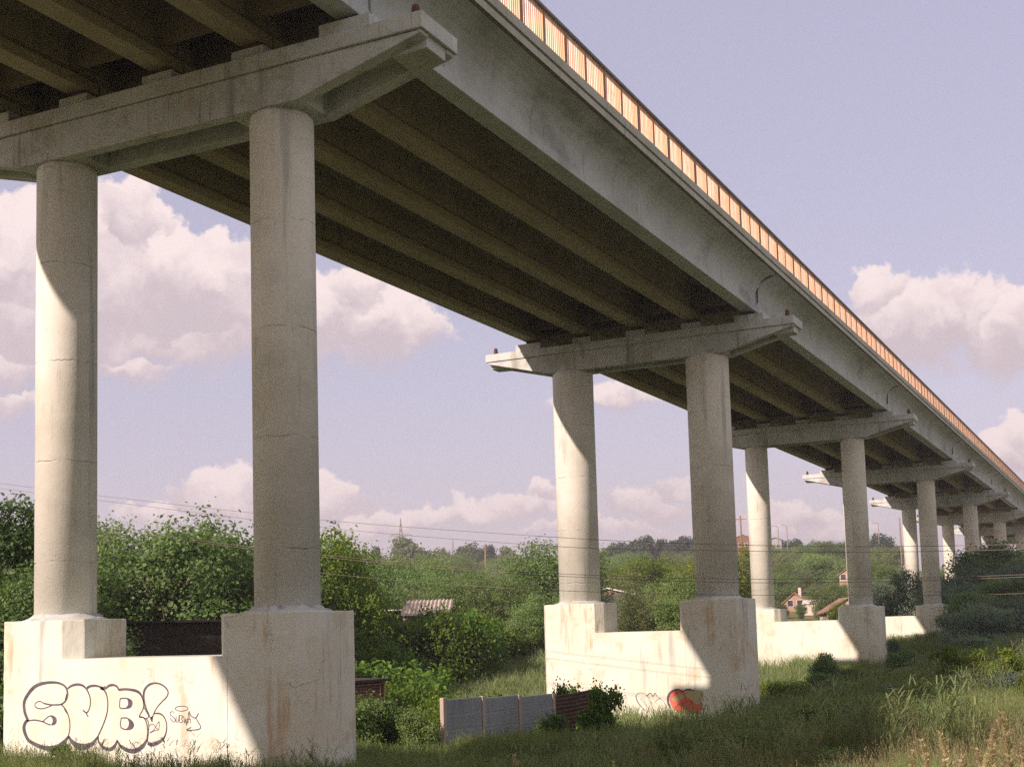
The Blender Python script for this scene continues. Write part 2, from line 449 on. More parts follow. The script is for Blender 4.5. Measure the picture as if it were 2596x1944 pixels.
# ------------------------------------------------------------------ mesh helper
class MB:
    def __init__(s):
        s.v, s.f = [], []

    def box(s, x0, x1, y0, y1, z0, z1):
        o = len(s.v)
        s.v += [(x, y, z) for z in (z0, z1) for y in (y0, y1) for x in (x0, x1)]
        s.f += [tuple(o+i for i in q) for q in ((0, 2, 3, 1), (4, 5, 7, 6), (0, 1, 5, 4), (1, 3, 7, 5), (3, 2, 6, 7), (2, 0, 4, 6))]

    def prism(s, pts, a0, a1, axis='y'):
        """polygon (two coordinates) extruded between a0 and a1 along an axis"""
        n, o = len(pts), len(s.v)
        for a in (a0, a1):
            for (p, q) in pts:
                s.v.append({'y': (p, a, q), 'x': (a, p, q), 'z': (p, q, a)}[axis])
        area = sum(pts[i][0]*pts[(i+1) % n][1]-pts[(i+1) % n][0]*pts[i][1] for i in range(n))
        flip = (area > 0) == (axis in ('x', 'z'))
        b = list(range(n))
        s.f.append(tuple(o+i for i in (reversed(b) if flip else b)))
        s.f.append(tuple(o+n+i for i in (b if flip else reversed(b))))
        for i in range(n):
            j = (i+1) % n
            q = (o+i, o+j, o+n+j, o+n+i)
            s.f.append(q if flip else q[::-1])

    def lathe(s, prof, seg=32, cx=0, cy=0, jit=0.0):
        o = len(s.v)
        for (r, z) in prof:
            for i in range(seg):
                a = 2*math.pi*i/seg
                rr = r+(random.uniform(-jit, jit) if jit else 0)
                s.v.append((cx+rr*math.cos(a), cy+rr*math.sin(a), z+(random.uniform(-jit, jit)*0.5 if jit else 0)))
        for k in range(len(prof)-1):
            for i in range(seg):
                j = (i+1) % seg
                s.f.append((o+k*seg+i, o+k*seg+j, o+(k+1)*seg+j, o+(k+1)*seg+i))
        s.f.append(tuple(o+i for i in reversed(range(seg))))
        s.f.append(tuple(o+(len(prof)-1)*seg+i for i in range(seg)))

    def tube(s, pts, rad, seg=6):
        pts = [Vector(p) for p in pts]
        rads = rad if isinstance(rad, (list, tuple)) else [rad]*len(pts)
        o = len(s.v)
        for i, p in enumerate(pts):
            d = (pts[min(i+1, len(pts)-1)]-pts[max(i-1, 0)]).normalized()
            a = d.cross(Vector((0, 0, 1)) if abs(d.z) < 0.9 else Vector((1, 0, 0))).normalized()
            b = d.cross(a)
            for j in range(seg):
                th = 2*math.pi*j/seg
                s.v.append(tuple(p+(a*math.cos(th)+b*math.sin(th))*rads[i]))
        for i in range(len(pts)-1):
            for j in range(seg):
                l = (j+1) % seg
                s.f.append((o+i*seg+j, o+(i+1)*seg+j, o+(i+1)*seg+l, o+i*seg+l))
        s.f.append(tuple(o+j for j in range(seg)))
        s.f.append(tuple(o+(len(pts)-1)*seg+j for j in reversed(range(seg))))

    def mesh(s, name, mat, smooth=False):
        me = bpy.data.meshes.new(name)
        me.from_pydata(s.v, [], s.f)
        me.materials.append(mat)
        if smooth:
            for p in me.polygons:
                p.use_smooth = True
        me.update()
        return me

    def build(s, name, mat, parent=None, loc=(0, 0, 0), smooth=False, bevel=0.0, rotz=0.0):
        return place(name, s.mesh(name, mat, smooth), parent, loc, bevel, rotz)


def place(name, me, parent=None, loc=(0, 0, 0), bevel=0.0, rotz=0.0):
    o = bpy.data.objects.new(name, me)
    o.location = loc
    o.rotation_euler.z = rotz
    col.objects.link(o)
    if parent:
        o.parent = parent
    if bevel:
        b = o.modifiers.new('bevel', 'BEVEL')
        b.width = bevel
        b.segments = 2
        b.limit_method = 'ANGLE'
        b.angle_limit = R(35)
    return o


def tag(o, label=None, cat=None, group=None, kind=None):
    for k_, v_ in (('label', label), ('category', cat), ('group', group), ('kind', kind)):
        if v_:
            o[k_] = v_
    return o


def empty(name, loc, rz=0.0):
    o = bpy.data.objects.new(name, None)
    o.location = loc
    o.rotation_euler.z = rz
    o.empty_display_size = 0.5
    col.objects.link(o)
    return o


cl_tex = bpy.data.textures.new('chipped_edges', 'CLOUDS')
cl_tex.noise_scale = 0.22
cl_tex.noise_depth = 4


def chip(o, strength=0.04):
    """break up the straight edges: push the skin inwards here and there"""
    sb = o.modifiers.new('dense', 'SUBSURF')
    sb.subdivision_type = 'SIMPLE'
    sb.levels = sb.render_levels = 5
    d = o.modifiers.new('chips', 'DISPLACE')
    d.texture = cl_tex
    d.texture_coords = 'LOCAL'
    d.strength = strength
    d.mid_level = 0.85


# ------------------------------------------------------------------ terrain
def ss(a, b, x):
    q = np.clip((x-a)/(b-a), 0, 1)
    return q*q*(3-2*q)


def wob2(x, y, s, seed=0.0):
    return (np.sin(x*s+seed)*np.cos(y*s*1.13+seed*2)+0.5*np.sin(x*s*2.3+1.7+seed)*np.cos(y*s*2.1+0.6))


def hz(x, y):
    """height of the ground at (x, y)"""
    x = np.asarray(x, float)
    y = np.asarray(y, float)
    r = np.hypot(x, y)
    h = -0.38 + 1.75*ss(-14, -1, x)
    h = h - 1.05*ss(28, 46, y)*ss(-8.5, -15, x)*ss(92, 72, y)
    h = h + 0.45*ss(27, 21, y)*ss(-9.5, -13.5, x)
    h = h + 1.5*ss(62, 128, y)*ss(-27, -15, x)
    h = h + 1.9*ss(44, 95, y)*ss(-23, -33, x)
    h = h + 15.0*ss(150, 430, r)*ss(-26, -60, x)*(1+0.12*wob2(x, y, 0.012)) + 7.0*ss(260, 520, r)*ss(-60, -20, x)
    h = h + 0.10*wob2(x, y, 0.35)+0.05*wob2(x, y, 0.9, 1.0)
    return h


def h1(x, y):
    return float(hz(x, y))


def grid_mesh(name, xs, ys):
    gx, gy = np.meshgrid(xs, ys)
    gz = hz(gx, gy)
    v = np.stack([gx, gy, gz], -1).reshape(-1, 3)
    nx, ny = len(xs), len(ys)
    idx = np.arange(nx*ny).reshape(ny, nx)
    q = np.stack([idx[:-1, :-1], idx[:-1, 1:], idx[1:, 1:], idx[1:, :-1]], -1).reshape(-1, 4)
    return quads_mesh(name, v, q, M['ground'], True)


def quads_mesh(name, v, q, mat, smooth=False):
    me = bpy.data.meshes.new(name)
    me.vertices.add(len(v))
    me.vertices.foreach_set('co', np.asarray(v, np.float32).ravel())
    me.loops.add(q.size)
    me.loops.foreach_set('vertex_index', q.astype(np.int32).ravel())
    me.polygons.add(len(q))
    me.polygons.foreach_set('loop_start', np.arange(0, q.size, q.shape[1], dtype=np.int32))
    me.polygons.foreach_set('loop_total', np.full(len(q), q.shape[1], np.int32))
    if smooth:
        me.polygons.foreach_set('use_smooth', np.ones(len(q), bool))
    me.materials.append(mat)
    me.update(calc_edges=True)
    return me


def axis_pts(lo, hi, near_lo, near_hi, step, grow=1.12):
    a = list(np.arange(near_lo, near_hi+1e-6, step))
    d = step
    while a[-1] < hi:
        d *= grow
        a.append(a[-1]+d)
    d = step
    while a[0] > lo:
        d *= grow
        a.insert(0, a[0]-d)
    return np.array(a)


ground = place('ground', grid_mesh('ground', axis_pts(-1500, 1500, -60, 12, 0.8), axis_pts(-300, 2200, -6, 130, 0.8)))
tag(ground, kind='structure')

# ------------------------------------------------------------------ viaduct
VR, VL = -17.13, -23.73            # right and left column rows
VC = (VR+VL)/2
WT = 11.72+EYE                     # top of the columns
L = 31.95
U0 = 23.61
UP = [U0+L*i for i in range(-2, 8)]


def octagon(a, b, cv, cu):
    return [(-a+cv, -b), (a-cv, -b), (a, -b+cu), (a, b-cu), (a-cv, b), (-a+cv, b), (-a, b-cu), (-a, -b+cu)]


def smooth_line(pts, n=6):
    P = [Vector(p) for p in pts]
    if len(P) < 3:
        return P
    out = []
    for i in range(len(P)-1):
        a, b, c, d = P[max(i-1, 0)], P[i], P[i+1], P[min(i+2, len(P)-1)]
        for s in range(n):
            u = s/n
            out.append(0.5*((2*b)+(c-a)*u+(2*a-5*b+4*c-d)*u*u+(3*b-a-3*c+d)*u**3))
    out.append(P[-1])
    return out


def ribbon(mb, pts, widths, yoff, closed_sharp=False, n=6, sharp=False):
    """stroke of paint on a wall that faces -y; pts are (x, z)"""
    line = [Vector(p) for p in pts] if sharp else smooth_line(pts, n)
    if isinstance(widths, (int, float)):
        ws = [widths]*len(line)
    else:
        src = np.linspace(0, 1, len(widths))
        ws = list(np.interp(np.linspace(0, 1, len(line)), src, widths))
    o = len(mb.v)
    for i, p in enumerate(line):
        d = line[min(i+1, len(line)-1)]-line[max(i-1, 0)]
        if d.length < 1e-9:
            d = Vector((1, 0))
        nrm = Vector((-d.y, d.x)).normalized()*ws[i]/2
        mb.v += [(p.x+nrm.x, yoff, p.y+nrm.y), (p.x-nrm.x, yoff, p.y-nrm.y)]
    for i in range(len(line)-1):
        mb.f.append((o+2*i, o+2*i+2, o+2*i+3, o+2*i+1))


def blob(mb, pts, yoff, smooth=True, n=5):
    line = smooth_line(list(pts)+[pts[0]], n)[:-1] if smooth else [Vector(p) for p in pts]
    o = len(mb.v)
    mb.v += [(p.x, yoff, p.y) for p in line]
    area = sum(line[i].x*line[(i+1) % len(line)].y-line[(i+1) % len(line)].x*line[i].y for i in range(len(line)))
    ids = list(range(o, o+len(line)))
    mb.f.append(tuple(ids if area > 0 else reversed(ids)))


PIER_SPEC = [
    (0.78, 1.02, 1.25, 1.36, 0.42, 0.50, -0.50),
    (0.78, 1.02, 1.25, 1.36, 0.42, 0.50, -0.50),  # radius, flat half width, half depth, half width, chamfer depth, block top, wall top, foot of the base
    (0.73, 0.93, 1.05, 1.30, 0.36, 0.42, -0.50),
    (0.96, 1.22, 1.27, 1.50, 0.45, 0.85, -0.48),
    (0.77, 1.05, 1.25, 1.38, 0.42, 0.52, -0.33),
    (0.77, 1.02, 1.25, 1.36, 0.42, 0.63, -0.26),
    (0.77, 1.02, 1.25, 1.36, 0.42, 0.63, -0.26),
    (0.78, 1.02, 1.25, 1.36, 0.42, 0.65, -0.26),
    (0.78, 1.02, 1.25, 1.36, 0.42, 0.65, -0.26),
    (0.78, 1.02, 1.25, 1.36, 0.42, 0.65, -0.26),
]
PIER_LABEL = [
    'viaduct pier far behind the camera, carrying the approach span',
    'viaduct pier just behind the camera position, before the nearest one in view',
    'nearest concrete viaduct pier with two round columns and SUB graffiti on its base wall',
    'concrete viaduct pier with the thickest columns and red graffiti behind the slab fence',
    'third viaduct pier from the camera, with reeds growing before its white base wall',
    'fourth viaduct pier from the camera, dark bushes crowding its right base block',
    'fifth viaduct pier from the camera, its feet hidden behind dark bushes',
    'sixth viaduct pier from the camera, small and half hidden behind dark bushes',
    'seventh viaduct pier from the camera, small and pale behind the dark bushes',
    'farthest viaduct pier in sight, beside the edge of the picture under the deck',
]


def cap_beam_mesh():
    mb = MB()
    # in pier coordinates: x from the pier's axis, y along the bridge, z from the column top
    prof = [(-7.45, 0.86), (-7.42, 0.80), (-4.25, 0.0), (4.25, 0.0), (7.42, 0.80), (7.45, 0.86)]
    for a, b in ((-0.74, -0.40), (0.40, 0.74)):
        mb.prism(prof, a, b, 'y')
    mb.prism([(-7.40, 0.89), (-7.40, 0.83), (7.40, 0.83), (7.40, 0.89)], -0.70, 0.70, 'y')      # set-back below the upper band
    for c in (-3.3, 3.3):
        mb.prism([(c-1.0, 0.003), (c+1.0, 0.003), (c+1.0, 0.85), (c-1.0, 0.85)], -0.41, 0.41, 'y')
    mb.prism([(-7.40, 0.60), (-6.5, 0.575), (-6.5, 0.84), (-7.40, 0.84)], -0.41, 0.41, 'y')
    mb.prism([(6.5, 0.575), (7.40, 0.60), (7.40, 0.84), (6.5, 0.84)], -0.41, 0.41, 'y')
    mb.prism([(-7.50, 0.885), (7.50, 0.885), (7.50, 1.25), (-7.50, 1.25)], -0.80, 0.80, 'y')
    return mb.mesh('cap_beam', M['cap'])


CAP_ME = cap_beam_mesh()
GX = [2.16-2.665*i-(VC-VR) for i in range(5)]       # girder axes, from the pier's axis
pads = []
for i, gx in enumerate(GX):
    mb = MB()
    hw = 0.66 if i in (0, 4) else 0.46
    x0, x1 = (-hw, hw)
    if i == 0:
        x0, x1 = -0.62, 0.70
    if i == 4:
        x0, x1 = -0.70, 0.62
    mb.box(x0, x1, -0.72 if i in (0, 4) else -0.6, 0.72 if i in (0, 4) else 0.6, 0, 0.31)
    pads.append(mb.mesh('bearing_pad', M['cap']))
mb = MB()
mb.box(-0.24, 0.24, -0.50, -0.10, 0, 0.155)
mb.box(-0.24, 0.24, 0.10, 0.50, 0, 0.155)
BEAR_ME = mb.mesh('bearing', M['bearing'])
mb = MB()
mb.lathe([(0.115, 0), (0.11, 0.05), (0.09, 0.26), (0.075, 0.33), (0.045, 0.36)], 14)
STUB_ME = mb.mesh('stub_post', M['rust_post'], True)


def G1(x, y):       # photo detail of the first pier's wall
    return (x/3.95, 1690+y/3.95)


def G2(x, y):
    return (1480+x/6.144, 1680+y/6.144)


def on_wall(pts, conv, u, ox):
    out = []
    for (x, y) in pts:
        p = at_u(*conv(x, y), u)
        out.append((p.x-ox, p.z))
    return out


def add_sub_graffiti(root, ox, oy, u, yl):
    sc1 = 1/3.95/F_PX*29*1.35                       # metres per detail pixel on this wall
    W_ = lambda p: on_wall(p, G1, u, ox)
    fill = MB()
    S_ = [(285, 540), (250, 450), (245, 350), (290, 262), (350, 197), (420, 167), (500, 154), (580, 158), (640, 182), (672, 225), (676, 285), (655, 338), (615, 372), (665, 435), (698, 530), (700, 620), (685, 690), (640, 745), (570, 790), (480, 800), (390, 775), (300, 735), (262, 670), (245, 600)]
    U_ = [(680, 215), (720, 187), (780, 174), (840, 190), (880, 205), (960, 187), (1015, 203), (1055, 245), (1076, 310), (1080, 400), (1065, 490), (1030, 590), (985, 690), (930, 755), (860, 780), (790, 780), (720, 740), (692, 690), (700, 600), (690, 500), (640, 400)]
    B_ = [(1062, 215), (1092, 187), (1140, 180), (1175, 197), (1192, 225), (1260, 224), (1340, 232), (1390, 252), (1420, 292), (1438, 360), (1432, 420), (1400, 490), (1440, 507), (1470, 560), (1480, 640), (1470, 730), (1430, 785), (1360, 822), (1290, 825), (1210, 785), (1175, 740), (1155, 775), (1110, 810), (1045, 795), (995, 750), (985, 690), (1030, 590), (1070, 490), (1084, 400), (1078, 310)]
    E1 = [(1525, 540), (1490, 470), (1457, 390), (1442, 300), (1452, 232), (1490, 182), (1550, 162), (1610, 172), (1660, 207), (1683, 250), (1668, 300), (1620, 350), (1570, 410), (1537, 480)]
    E2 = [(1545, 467), (1600, 467), (1645, 502), (1668, 570), (1663, 650), (1638, 708), (1590, 743), (1520, 768), (1482, 750), (1490, 640), (1492, 560), (1500, 520)]
    for pl in (S_, U_, B_, E1, E2):
        blob(fill, W_(pl), yl-0.0020)
    fill.build('graffiti_fill', M['spray_fill'], root)
    g = MB()
    st = [
        ([(285, 540), (250, 450), (245, 350), (290, 262), (350, 197), (420, 167), (500, 154), (580, 158), (640, 182), (672, 225), (678, 285), (658, 338), (615, 372), (560, 378), (500, 376), (440, 362)], [26, 30, 32, 26, 18, 16, 18, 14, 12, 12]),
        ([(440, 362), (400, 342), (362, 358), (352, 388), (380, 412), (430, 416), (470, 405), (520, 385)], 9),
        ([(615, 372), (665, 435), (698, 530), (700, 620), (687, 690)], 11),
        ([(690, 690), (645, 748), (575, 798), (500, 812), (420, 800), (300, 742), (256, 670), (242, 600), (262, 548), (285, 540)], [18, 34, 38, 36, 30, 30, 34, 30, 16]),
        ([(285, 538), (350, 530), (430, 546), (470, 566), (510, 580)], 11),
        ([(430, 546), (470, 508), (510, 488), (550, 500), (566, 530), (555, 566), (520, 580)], 10),
        ([(680, 215), (720, 187), (780, 174), (835, 188), (872, 228), (900, 290), (908, 360), (892, 428), (866, 456), (832, 430)], [14, 20, 20, 15, 12, 11, 11, 12, 12]),
        ([(866, 456), (872, 475), (886, 498)], 11),
        ([(872, 212), (905, 192), (960, 187), (1012, 203), (1052, 242), (1076, 308), (1081, 400), (1066, 490), (1030, 590), (985, 688)], [22, 20, 16, 14, 12, 12, 13, 12]),
        ([(690, 690), (722, 745), (790, 792), (860, 795), (930, 762), (985, 692)], [14, 34, 48, 44, 30, 14]),
        ([(1008, 206), (1030, 214), (1060, 205)], 26),
        ([(1062, 215), (1092, 187), (1140, 180), (1175, 197), (1190, 228)], [16, 20, 16, 14]),
        ([(1190, 228), (1260, 222), (1340, 232), (1390, 252), (1420, 292), (1440, 360), (1434, 420), (1396, 496), (1440, 505), (1470, 560), (1480, 640), (1472, 728)], [20, 18, 22, 20, 12, 12, 9, 9, 11, 12, 12]),
        ([(1472, 728), (1432, 790), (1360, 836), (1290, 836), (1212, 792), (1175, 732)], [16, 32, 36, 32, 22, 12]),
        ([(1175, 732), (1158, 776), (1110, 822), (1042, 806), (992, 752), (985, 690)], [12, 22, 30, 24, 16, 12]),
        ([(1205, 315), (1260, 312), (1308, 328), (1325, 360), (1308, 400), (1260, 412), (1203, 405), (1205, 315)], 10),
        ([(1215, 510), (1270, 510), (1320, 540), (1340, 580), (1320, 615), (1270, 625), (1212, 600), (1215, 510)], 10),
        ([(1525, 548), (1490, 470), (1457, 390), (1440, 300), (1450, 230), (1490, 181), (1550, 161), (1610, 171), (1660, 206), (1685, 250), (1669, 300), (1620, 350), (1570, 410), (1537, 480), (1525, 548)], [8, 14, 18, 20, 18, 13, 12, 11, 10, 9, 9, 8]),
        ([(1545, 465), (1600, 465), (1645, 500), (1670, 570), (1666, 650), (1640, 712), (1590, 752), (1520, 775), (1480, 758)], [10, 13, 9, 9, 14, 26, 30, 24]),
        ([(1478, 750), (1490, 640), (1490, 560), (1468, 515)], 8),
        ([(1440, 400), (1470, 450), (1490, 490), (1465, 515), (1425, 500), (1396, 495)], 8),
        ([(1495, 592), (1520, 570), (1550, 585), (1550, 620), (1502, 660), (1550, 636), (1590, 625), (1595, 545), (1562, 600), (1588, 622)], 6),
    ]
    for pts, w in st:
        ww = [q*sc1 for q in w] if isinstance(w, list) else w*sc1
        ribbon(g, W_(pts), ww, yl-0.0045)
    for pl in ([(1270, 316), (1308, 330), (1324, 360), (1306, 398), (1264, 408), (1282, 380), (1284, 345)],
               [(1276, 514), (1322, 542), (1338, 580), (1318, 614), (1268, 620), (1288, 590), (1292, 550)],
               [(510, 492), (550, 502), (565, 530), (552, 566), (515, 576), (530, 545), (525, 515)]):
        blob(g, W_(pl), yl-0.0048)
    g.build('graffiti_lettering', M['spray_black'], root)
    tg = MB()
    for pts, w in [
        ([(1885, 415), (1866, 396), (1820, 390), (1775, 398), (1756, 416), (1775, 434), (1820, 440), (1866, 432), (1885, 415)], 6),
        ([(1742, 452), (1722, 445), (1705, 458), (1712, 482), (1745, 508), (1757, 538), (1735, 548), (1705, 507)], 6),
        ([(1765, 492), (1766, 540), (1782, 550), (1792, 520), (1795, 482)], 6),
        ([(1797, 484), (1802, 552), (1834, 545), (1818, 516), (1834, 492), (1797, 482)], 6),
        ([(1842, 492), (1852, 562), (1864, 512), (1870, 582), (1886, 500)], 6),
        ([(1886, 562), (1888, 452), (1912, 562)], 5), ([(1876, 526), (1910, 520)], 5),
        ([(1895, 440), (1914, 486), (1955, 510), (1975, 490), (1990, 460)], 8),
        ([(1960, 504), (1992, 560), (2011, 598), (1985, 624), (1870, 630), (1918, 602)], 7), ([(1870, 630), (1917, 640)], 6)]:
        ribbon(tg, W_(pts), w*sc1, yl-0.0045, n=4)
    tg.build('graffiti_signature', M['spray_black'], root)


def add_ball_graffiti(root, ox, oy, u, yl):
    s2 = 1/6.144/F_PX*58
    W_ = lambda p: on_wall(p, G2, u, ox)
    a = MB()
    blob(a, W_([(1340, 560), (1350, 490), (1400, 440), (1470, 425), (1530, 440), (1570, 480), (1590, 560), (1600, 680), (1596, 770), (1500, 790), (1400, 710), (1350, 630)]), yl-0.004)
    blob(a, W_([(1575, 470), (1610, 438), (1680, 427), (1760, 440), (1815, 520), (1840, 640), (1830, 730), (1760, 780), (1640, 770), (1604, 690), (1592, 560)]), yl-0.0044)
    a.build('graffiti_red_ball', M['spray_red'], root)
    b = MB()
    blob(b, W_([(1368, 550), (1430, 507), (1500, 486), (1558, 500), (1571, 538), (1520, 575), (1450, 590), (1390, 577)]), yl-0.008)
    blob(b, W_([(1585, 500), (1620, 450), (1690, 430), (1840, 440), (1856, 490), (1836, 540), (1830, 600), (1780, 640), (1720, 630), (1700, 590), (1650, 555), (1590, 540)]), yl-0.008)
    b.build('graffiti_buff_patch', M['spray_cream'], root)
    c = MB()
    ring = [
        ([(1350, 700), (1318, 620), (1318, 520), (1360, 450), (1420, 420), (1480, 413), (1556, 446)], [24, 34, 40, 34, 24, 20, 14]),
        ([(1530, 436), (1548, 442), (1600, 414), (1660, 410), (1720, 432)], [14, 14, 26, 22, 8]),
        ([(1560, 450), (1584, 520), (1600, 640), (1596, 740)], 6), ([(1650, 585), (1690, 625), (1712, 700)], 7), ([(1525, 610), (1470, 650), (1400, 695)], 6), ([(1832, 600), (1842, 660), (1830, 730)], 7)]
    loops = [
        ([(960, 745), (880, 660), (830, 580), (815, 510), (850, 470), (910, 463), (970, 495), (1020, 560), (1050, 640)], [10, 12, 16, 9, 7, 7, 6, 5, 4]),
        ([(990, 690), (940, 620), (890, 572), (896, 550), (930, 562), (962, 620)], 5),
        ([(985, 510), (1038, 466), (1078, 515), (1112, 466), (1140, 520), (1200, 556), (1250, 610), (1290, 690)], [14, 12, 12, 12, 7, 6, 6, 6]),
        ([(1110, 610), (1140, 572), (1200, 550)], 6),
        ]
    marks = [
        ([(590, 530), (640, 500), (662, 524), (655, 640)], 4), ([(570, 622), (608, 545), (630, 556)], 4), ([(400, 470), (480, 495), (545, 490), (540, 455)], 5)]
    for nm, strokes in [('graffiti_outline', [q]) for q in ring]+[('graffiti_loops', loops), ('graffiti_scribble', marks)]:
        c = MB()
        for pts, w in strokes:
            ribbon(c, W_(pts), [q*s2 for q in w] if isinstance(w, list) else w*s2, yl-0.0115)
        c.build(nm, M['spray_black'], root)


def make_pier(i):
    rad, fl, hb, hw, cu, ztop, zwall = PIER_SPEC[i]
    u = UP[i]
    zt, zw = ztop+EYE, zwall+EYE
    root = empty('viaduct_pier', (VC, u, 0))
    tag(root, PIER_LABEL[i], 'bridge pier', 'piers of the viaduct')
    zb = min(h1(VR, u), h1(VL, u), h1(VC, u-hb))-1.6
    for s in (-3.3, 3.3):
        b = MB()
        b.prism([(s+p, q) for p, q in octagon(hw, hb, hw-fl, cu)], zb, zt, 'z')
        blk = b.build('base_block', M['base'], root, bevel=0.03)
        if i in (2, 3):
            chip(blk, 0.022)
        c = MB()
        c.lathe([(rad, zt-0.05), (rad, WT-0.12), (rad-0.02, WT-0.05), (rad-0.06, WT-0.02), (rad-0.06, WT+0.02)], 56)
        cme = c.mesh('column', M['column'], True)
        co = place('column', cme, root, (s, 0, 0))
        k_ = MB()
        k_.lathe([(rad+0.30, zt-0.02), (rad+0.20, zt+0.03), (rad+0.08, zt+0.07), (rad+0.02, zt+0.13), (rad-0.05, zt+0.15)], 40, jit=0.03)
        k_.build('mortar_collar', M['cap'], co, smooth=True)
    w = MB()
    w.box(-3.3+fl-0.07, 3.3-fl+0.07, -hb-0.003, 0.45, zb, zw)
    w.build('base_wall', M['base'], root)
    cap = place('cap_beam', CAP_ME, root, (0, 0, WT), bevel=0.02)
    for j, gx in enumerate(GX):
        pd = place('bearing_pad', pads[j], cap, (gx, 0, 1.248), bevel=0.015)
    for gx in GX:
        place('bearing', BEAR_ME, cap, (gx, 0, 1.556))
    for sx in (-7.12, 7.15):
        place('stub_post', STUB_ME, cap, (sx, -0.42, 1.245))
    if i == 2:
        add_sub_graffiti(root, VC, u, u-hb, -hb-0.003)
    if i == 3:
        add_ball_graffiti(root, VC, u, u-hb, -hb-0.003)
    return root


for i in range(10):
    make_pier(i)

# --- spans
Z0 = WT+1.711


def girder_mesh(edge=0):
    h = L-0.09
    if edge == 0:
        prof = [(-0.30, 0), (0.30, 0), (0.30, 0.27), (0.13, 0.48), (0.11, 1.25), (0.24, 1.50), (0.55, 1.62), (0.55, 1.70), (-0.55, 1.70), (-0.55, 1.62), (-0.24, 1.50), (-0.11, 1.25), (-0.13, 0.48), (-0.30, 0.27)]
    else:
        prof = [(-0.30, 0), (0.29, 0), (0.30, 0.015), (0.30, 0.235), (0.285, 0.26), (0.265, 0.275), (0.262, 0.62), (0.28, 0.82), (0.33, 1.02), (0.42, 1.21), (0.56, 1.37), (0.75, 1.49), (0.98, 1.565), (1.30, 1.615), (1.30, 1.70), (-0.55, 1.70), (-0.55, 1.62), (-0.24, 1.50), (-0.11, 1.25), (-0.13, 0.48), (-0.30, 0.27)]
        if edge < 0:
            prof = [(-a, b) for a, b in reversed(prof)]
    mb = MB()
    mb.prism(prof, -h/2, h/2, 'y')
    return mb.mesh('girder', M['girder' if edge > 0 else 'soffit'])  # all but the outer right girder take the shade-darkened copy


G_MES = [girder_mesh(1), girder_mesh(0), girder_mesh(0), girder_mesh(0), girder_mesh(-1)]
EX = 3.50-(VC-VR)                 # deck edge, from the axis
mb = MB()
h2 = (L-0.04)/2
mb.prism([(-EX, 1.60), (EX, 1.60), (EX, 1.81), (EX-0.03, 1.83), (-EX+0.03, 1.83), (-EX, 1.81)], -h2, h2, 'y')
# drip lip is the slab's own edge; slab body between the girders sits on their tops
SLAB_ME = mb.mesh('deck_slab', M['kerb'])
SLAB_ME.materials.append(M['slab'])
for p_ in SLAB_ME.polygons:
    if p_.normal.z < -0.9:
        p_.material_index = 1  # downward faces get the concrete with shade painted in
mb = MB()
for sgn in (1, -1):
    a, b = (EX-0.55, EX+0.025) if sgn > 0 else (-EX-0.025, -EX+0.55)
    mb.box(a, b, -h2, h2, 1.885, 2.165)
    a, b = (EX-0.50, EX-0.06) if sgn > 0 else (-EX+0.06, -EX+0.50)
    mb.box(a, b, -h2, h2, 1.826, 1.888)
KERB_ME = mb.mesh('kerb_beam', M['kerb'])
mb = MB()
mb.box(-EX+0.6, EX-0.6, -h2, h2, 1.834, 1.90)
ROAD_ME = mb.mesh('road_surface', M['asphalt'])
mb = MB()
for a, b in zip(GX[1:], GX[:-1]):
    mb.box(a+0.115, b-0.115, -0.10, 0.10, 0.42, 1.62)
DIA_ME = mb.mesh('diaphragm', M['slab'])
NP = 22
PW = L/NP
rx = EX-0.10
rz0 = 2.165


def rail_parts():
    post = MB()
    post.box(-0.05, 0.05, -0.042, -0.018, 0, 1.10)
    post.box(-0.05, 0.05, 0.018, 0.042, 0, 1.10)
    post.box(-0.03, 0.03, -0.019, 0.019, 0, 1.08)
    thin = MB()
    thin.box(-0.035, 0.035, -0.012, 0.012, 0, 1.08)
    pan = MB()
    n = 11
    for q in range(n):
        y = 0.075+(PW-0.15)*q/(n-1)
        pan.box(-0.020, 0.020, y-0.012, y+0.012, 0.05, 1.05)
    pan.box(-0.02, 0.02, 0.05, PW-0.05, 0.03, 0.052)
    return post, thin, pan


post_b, thin_b, pan_b = rail_parts()
POST_ME, THIN_ME, PAN_ME = post_b.mesh('railing_post', M['post']), thin_b.mesh('railing_post', M['post']), pan_b.mesh('picket_panel', M['picket'])
mb = MB()
mb.prism([(-0.085, 1.05), (0.085, 1.05), (0.085, 1.13), (0.03, 1.16), (-0.03, 1.16), (-0.085, 1.13)], -h2, h2, 'y')
HAND_ME = mb.mesh('railing', M['rail'])
mb = MB()
mb.prism([(-0.085, 1.05), (0.085, 1.05), (0.085, 1.13), (0.03, 1.16), (-0.03, 1.16), (-0.085, 1.13)], -h2, h2, 'y')
for q in range(NP):
    y = -h2+PW*q
    mb.box(-0.04, 0.04, y-0.03, y+0.03, 0, 1.06)
FARRAIL_ME = mb.mesh('railing', M['rail'])
mb = MB()
for q in range(NP):
    y = -h2+PW*q
    for r_ in range(11):
        yy = y+0.075+(PW-0.15)*r_/10
        mb.box(-0.020, 0.020, yy-0.012, yy+0.012, 0.05, 1.05)
FARPICK_ME = mb.mesh('picket_row', M['picket'])

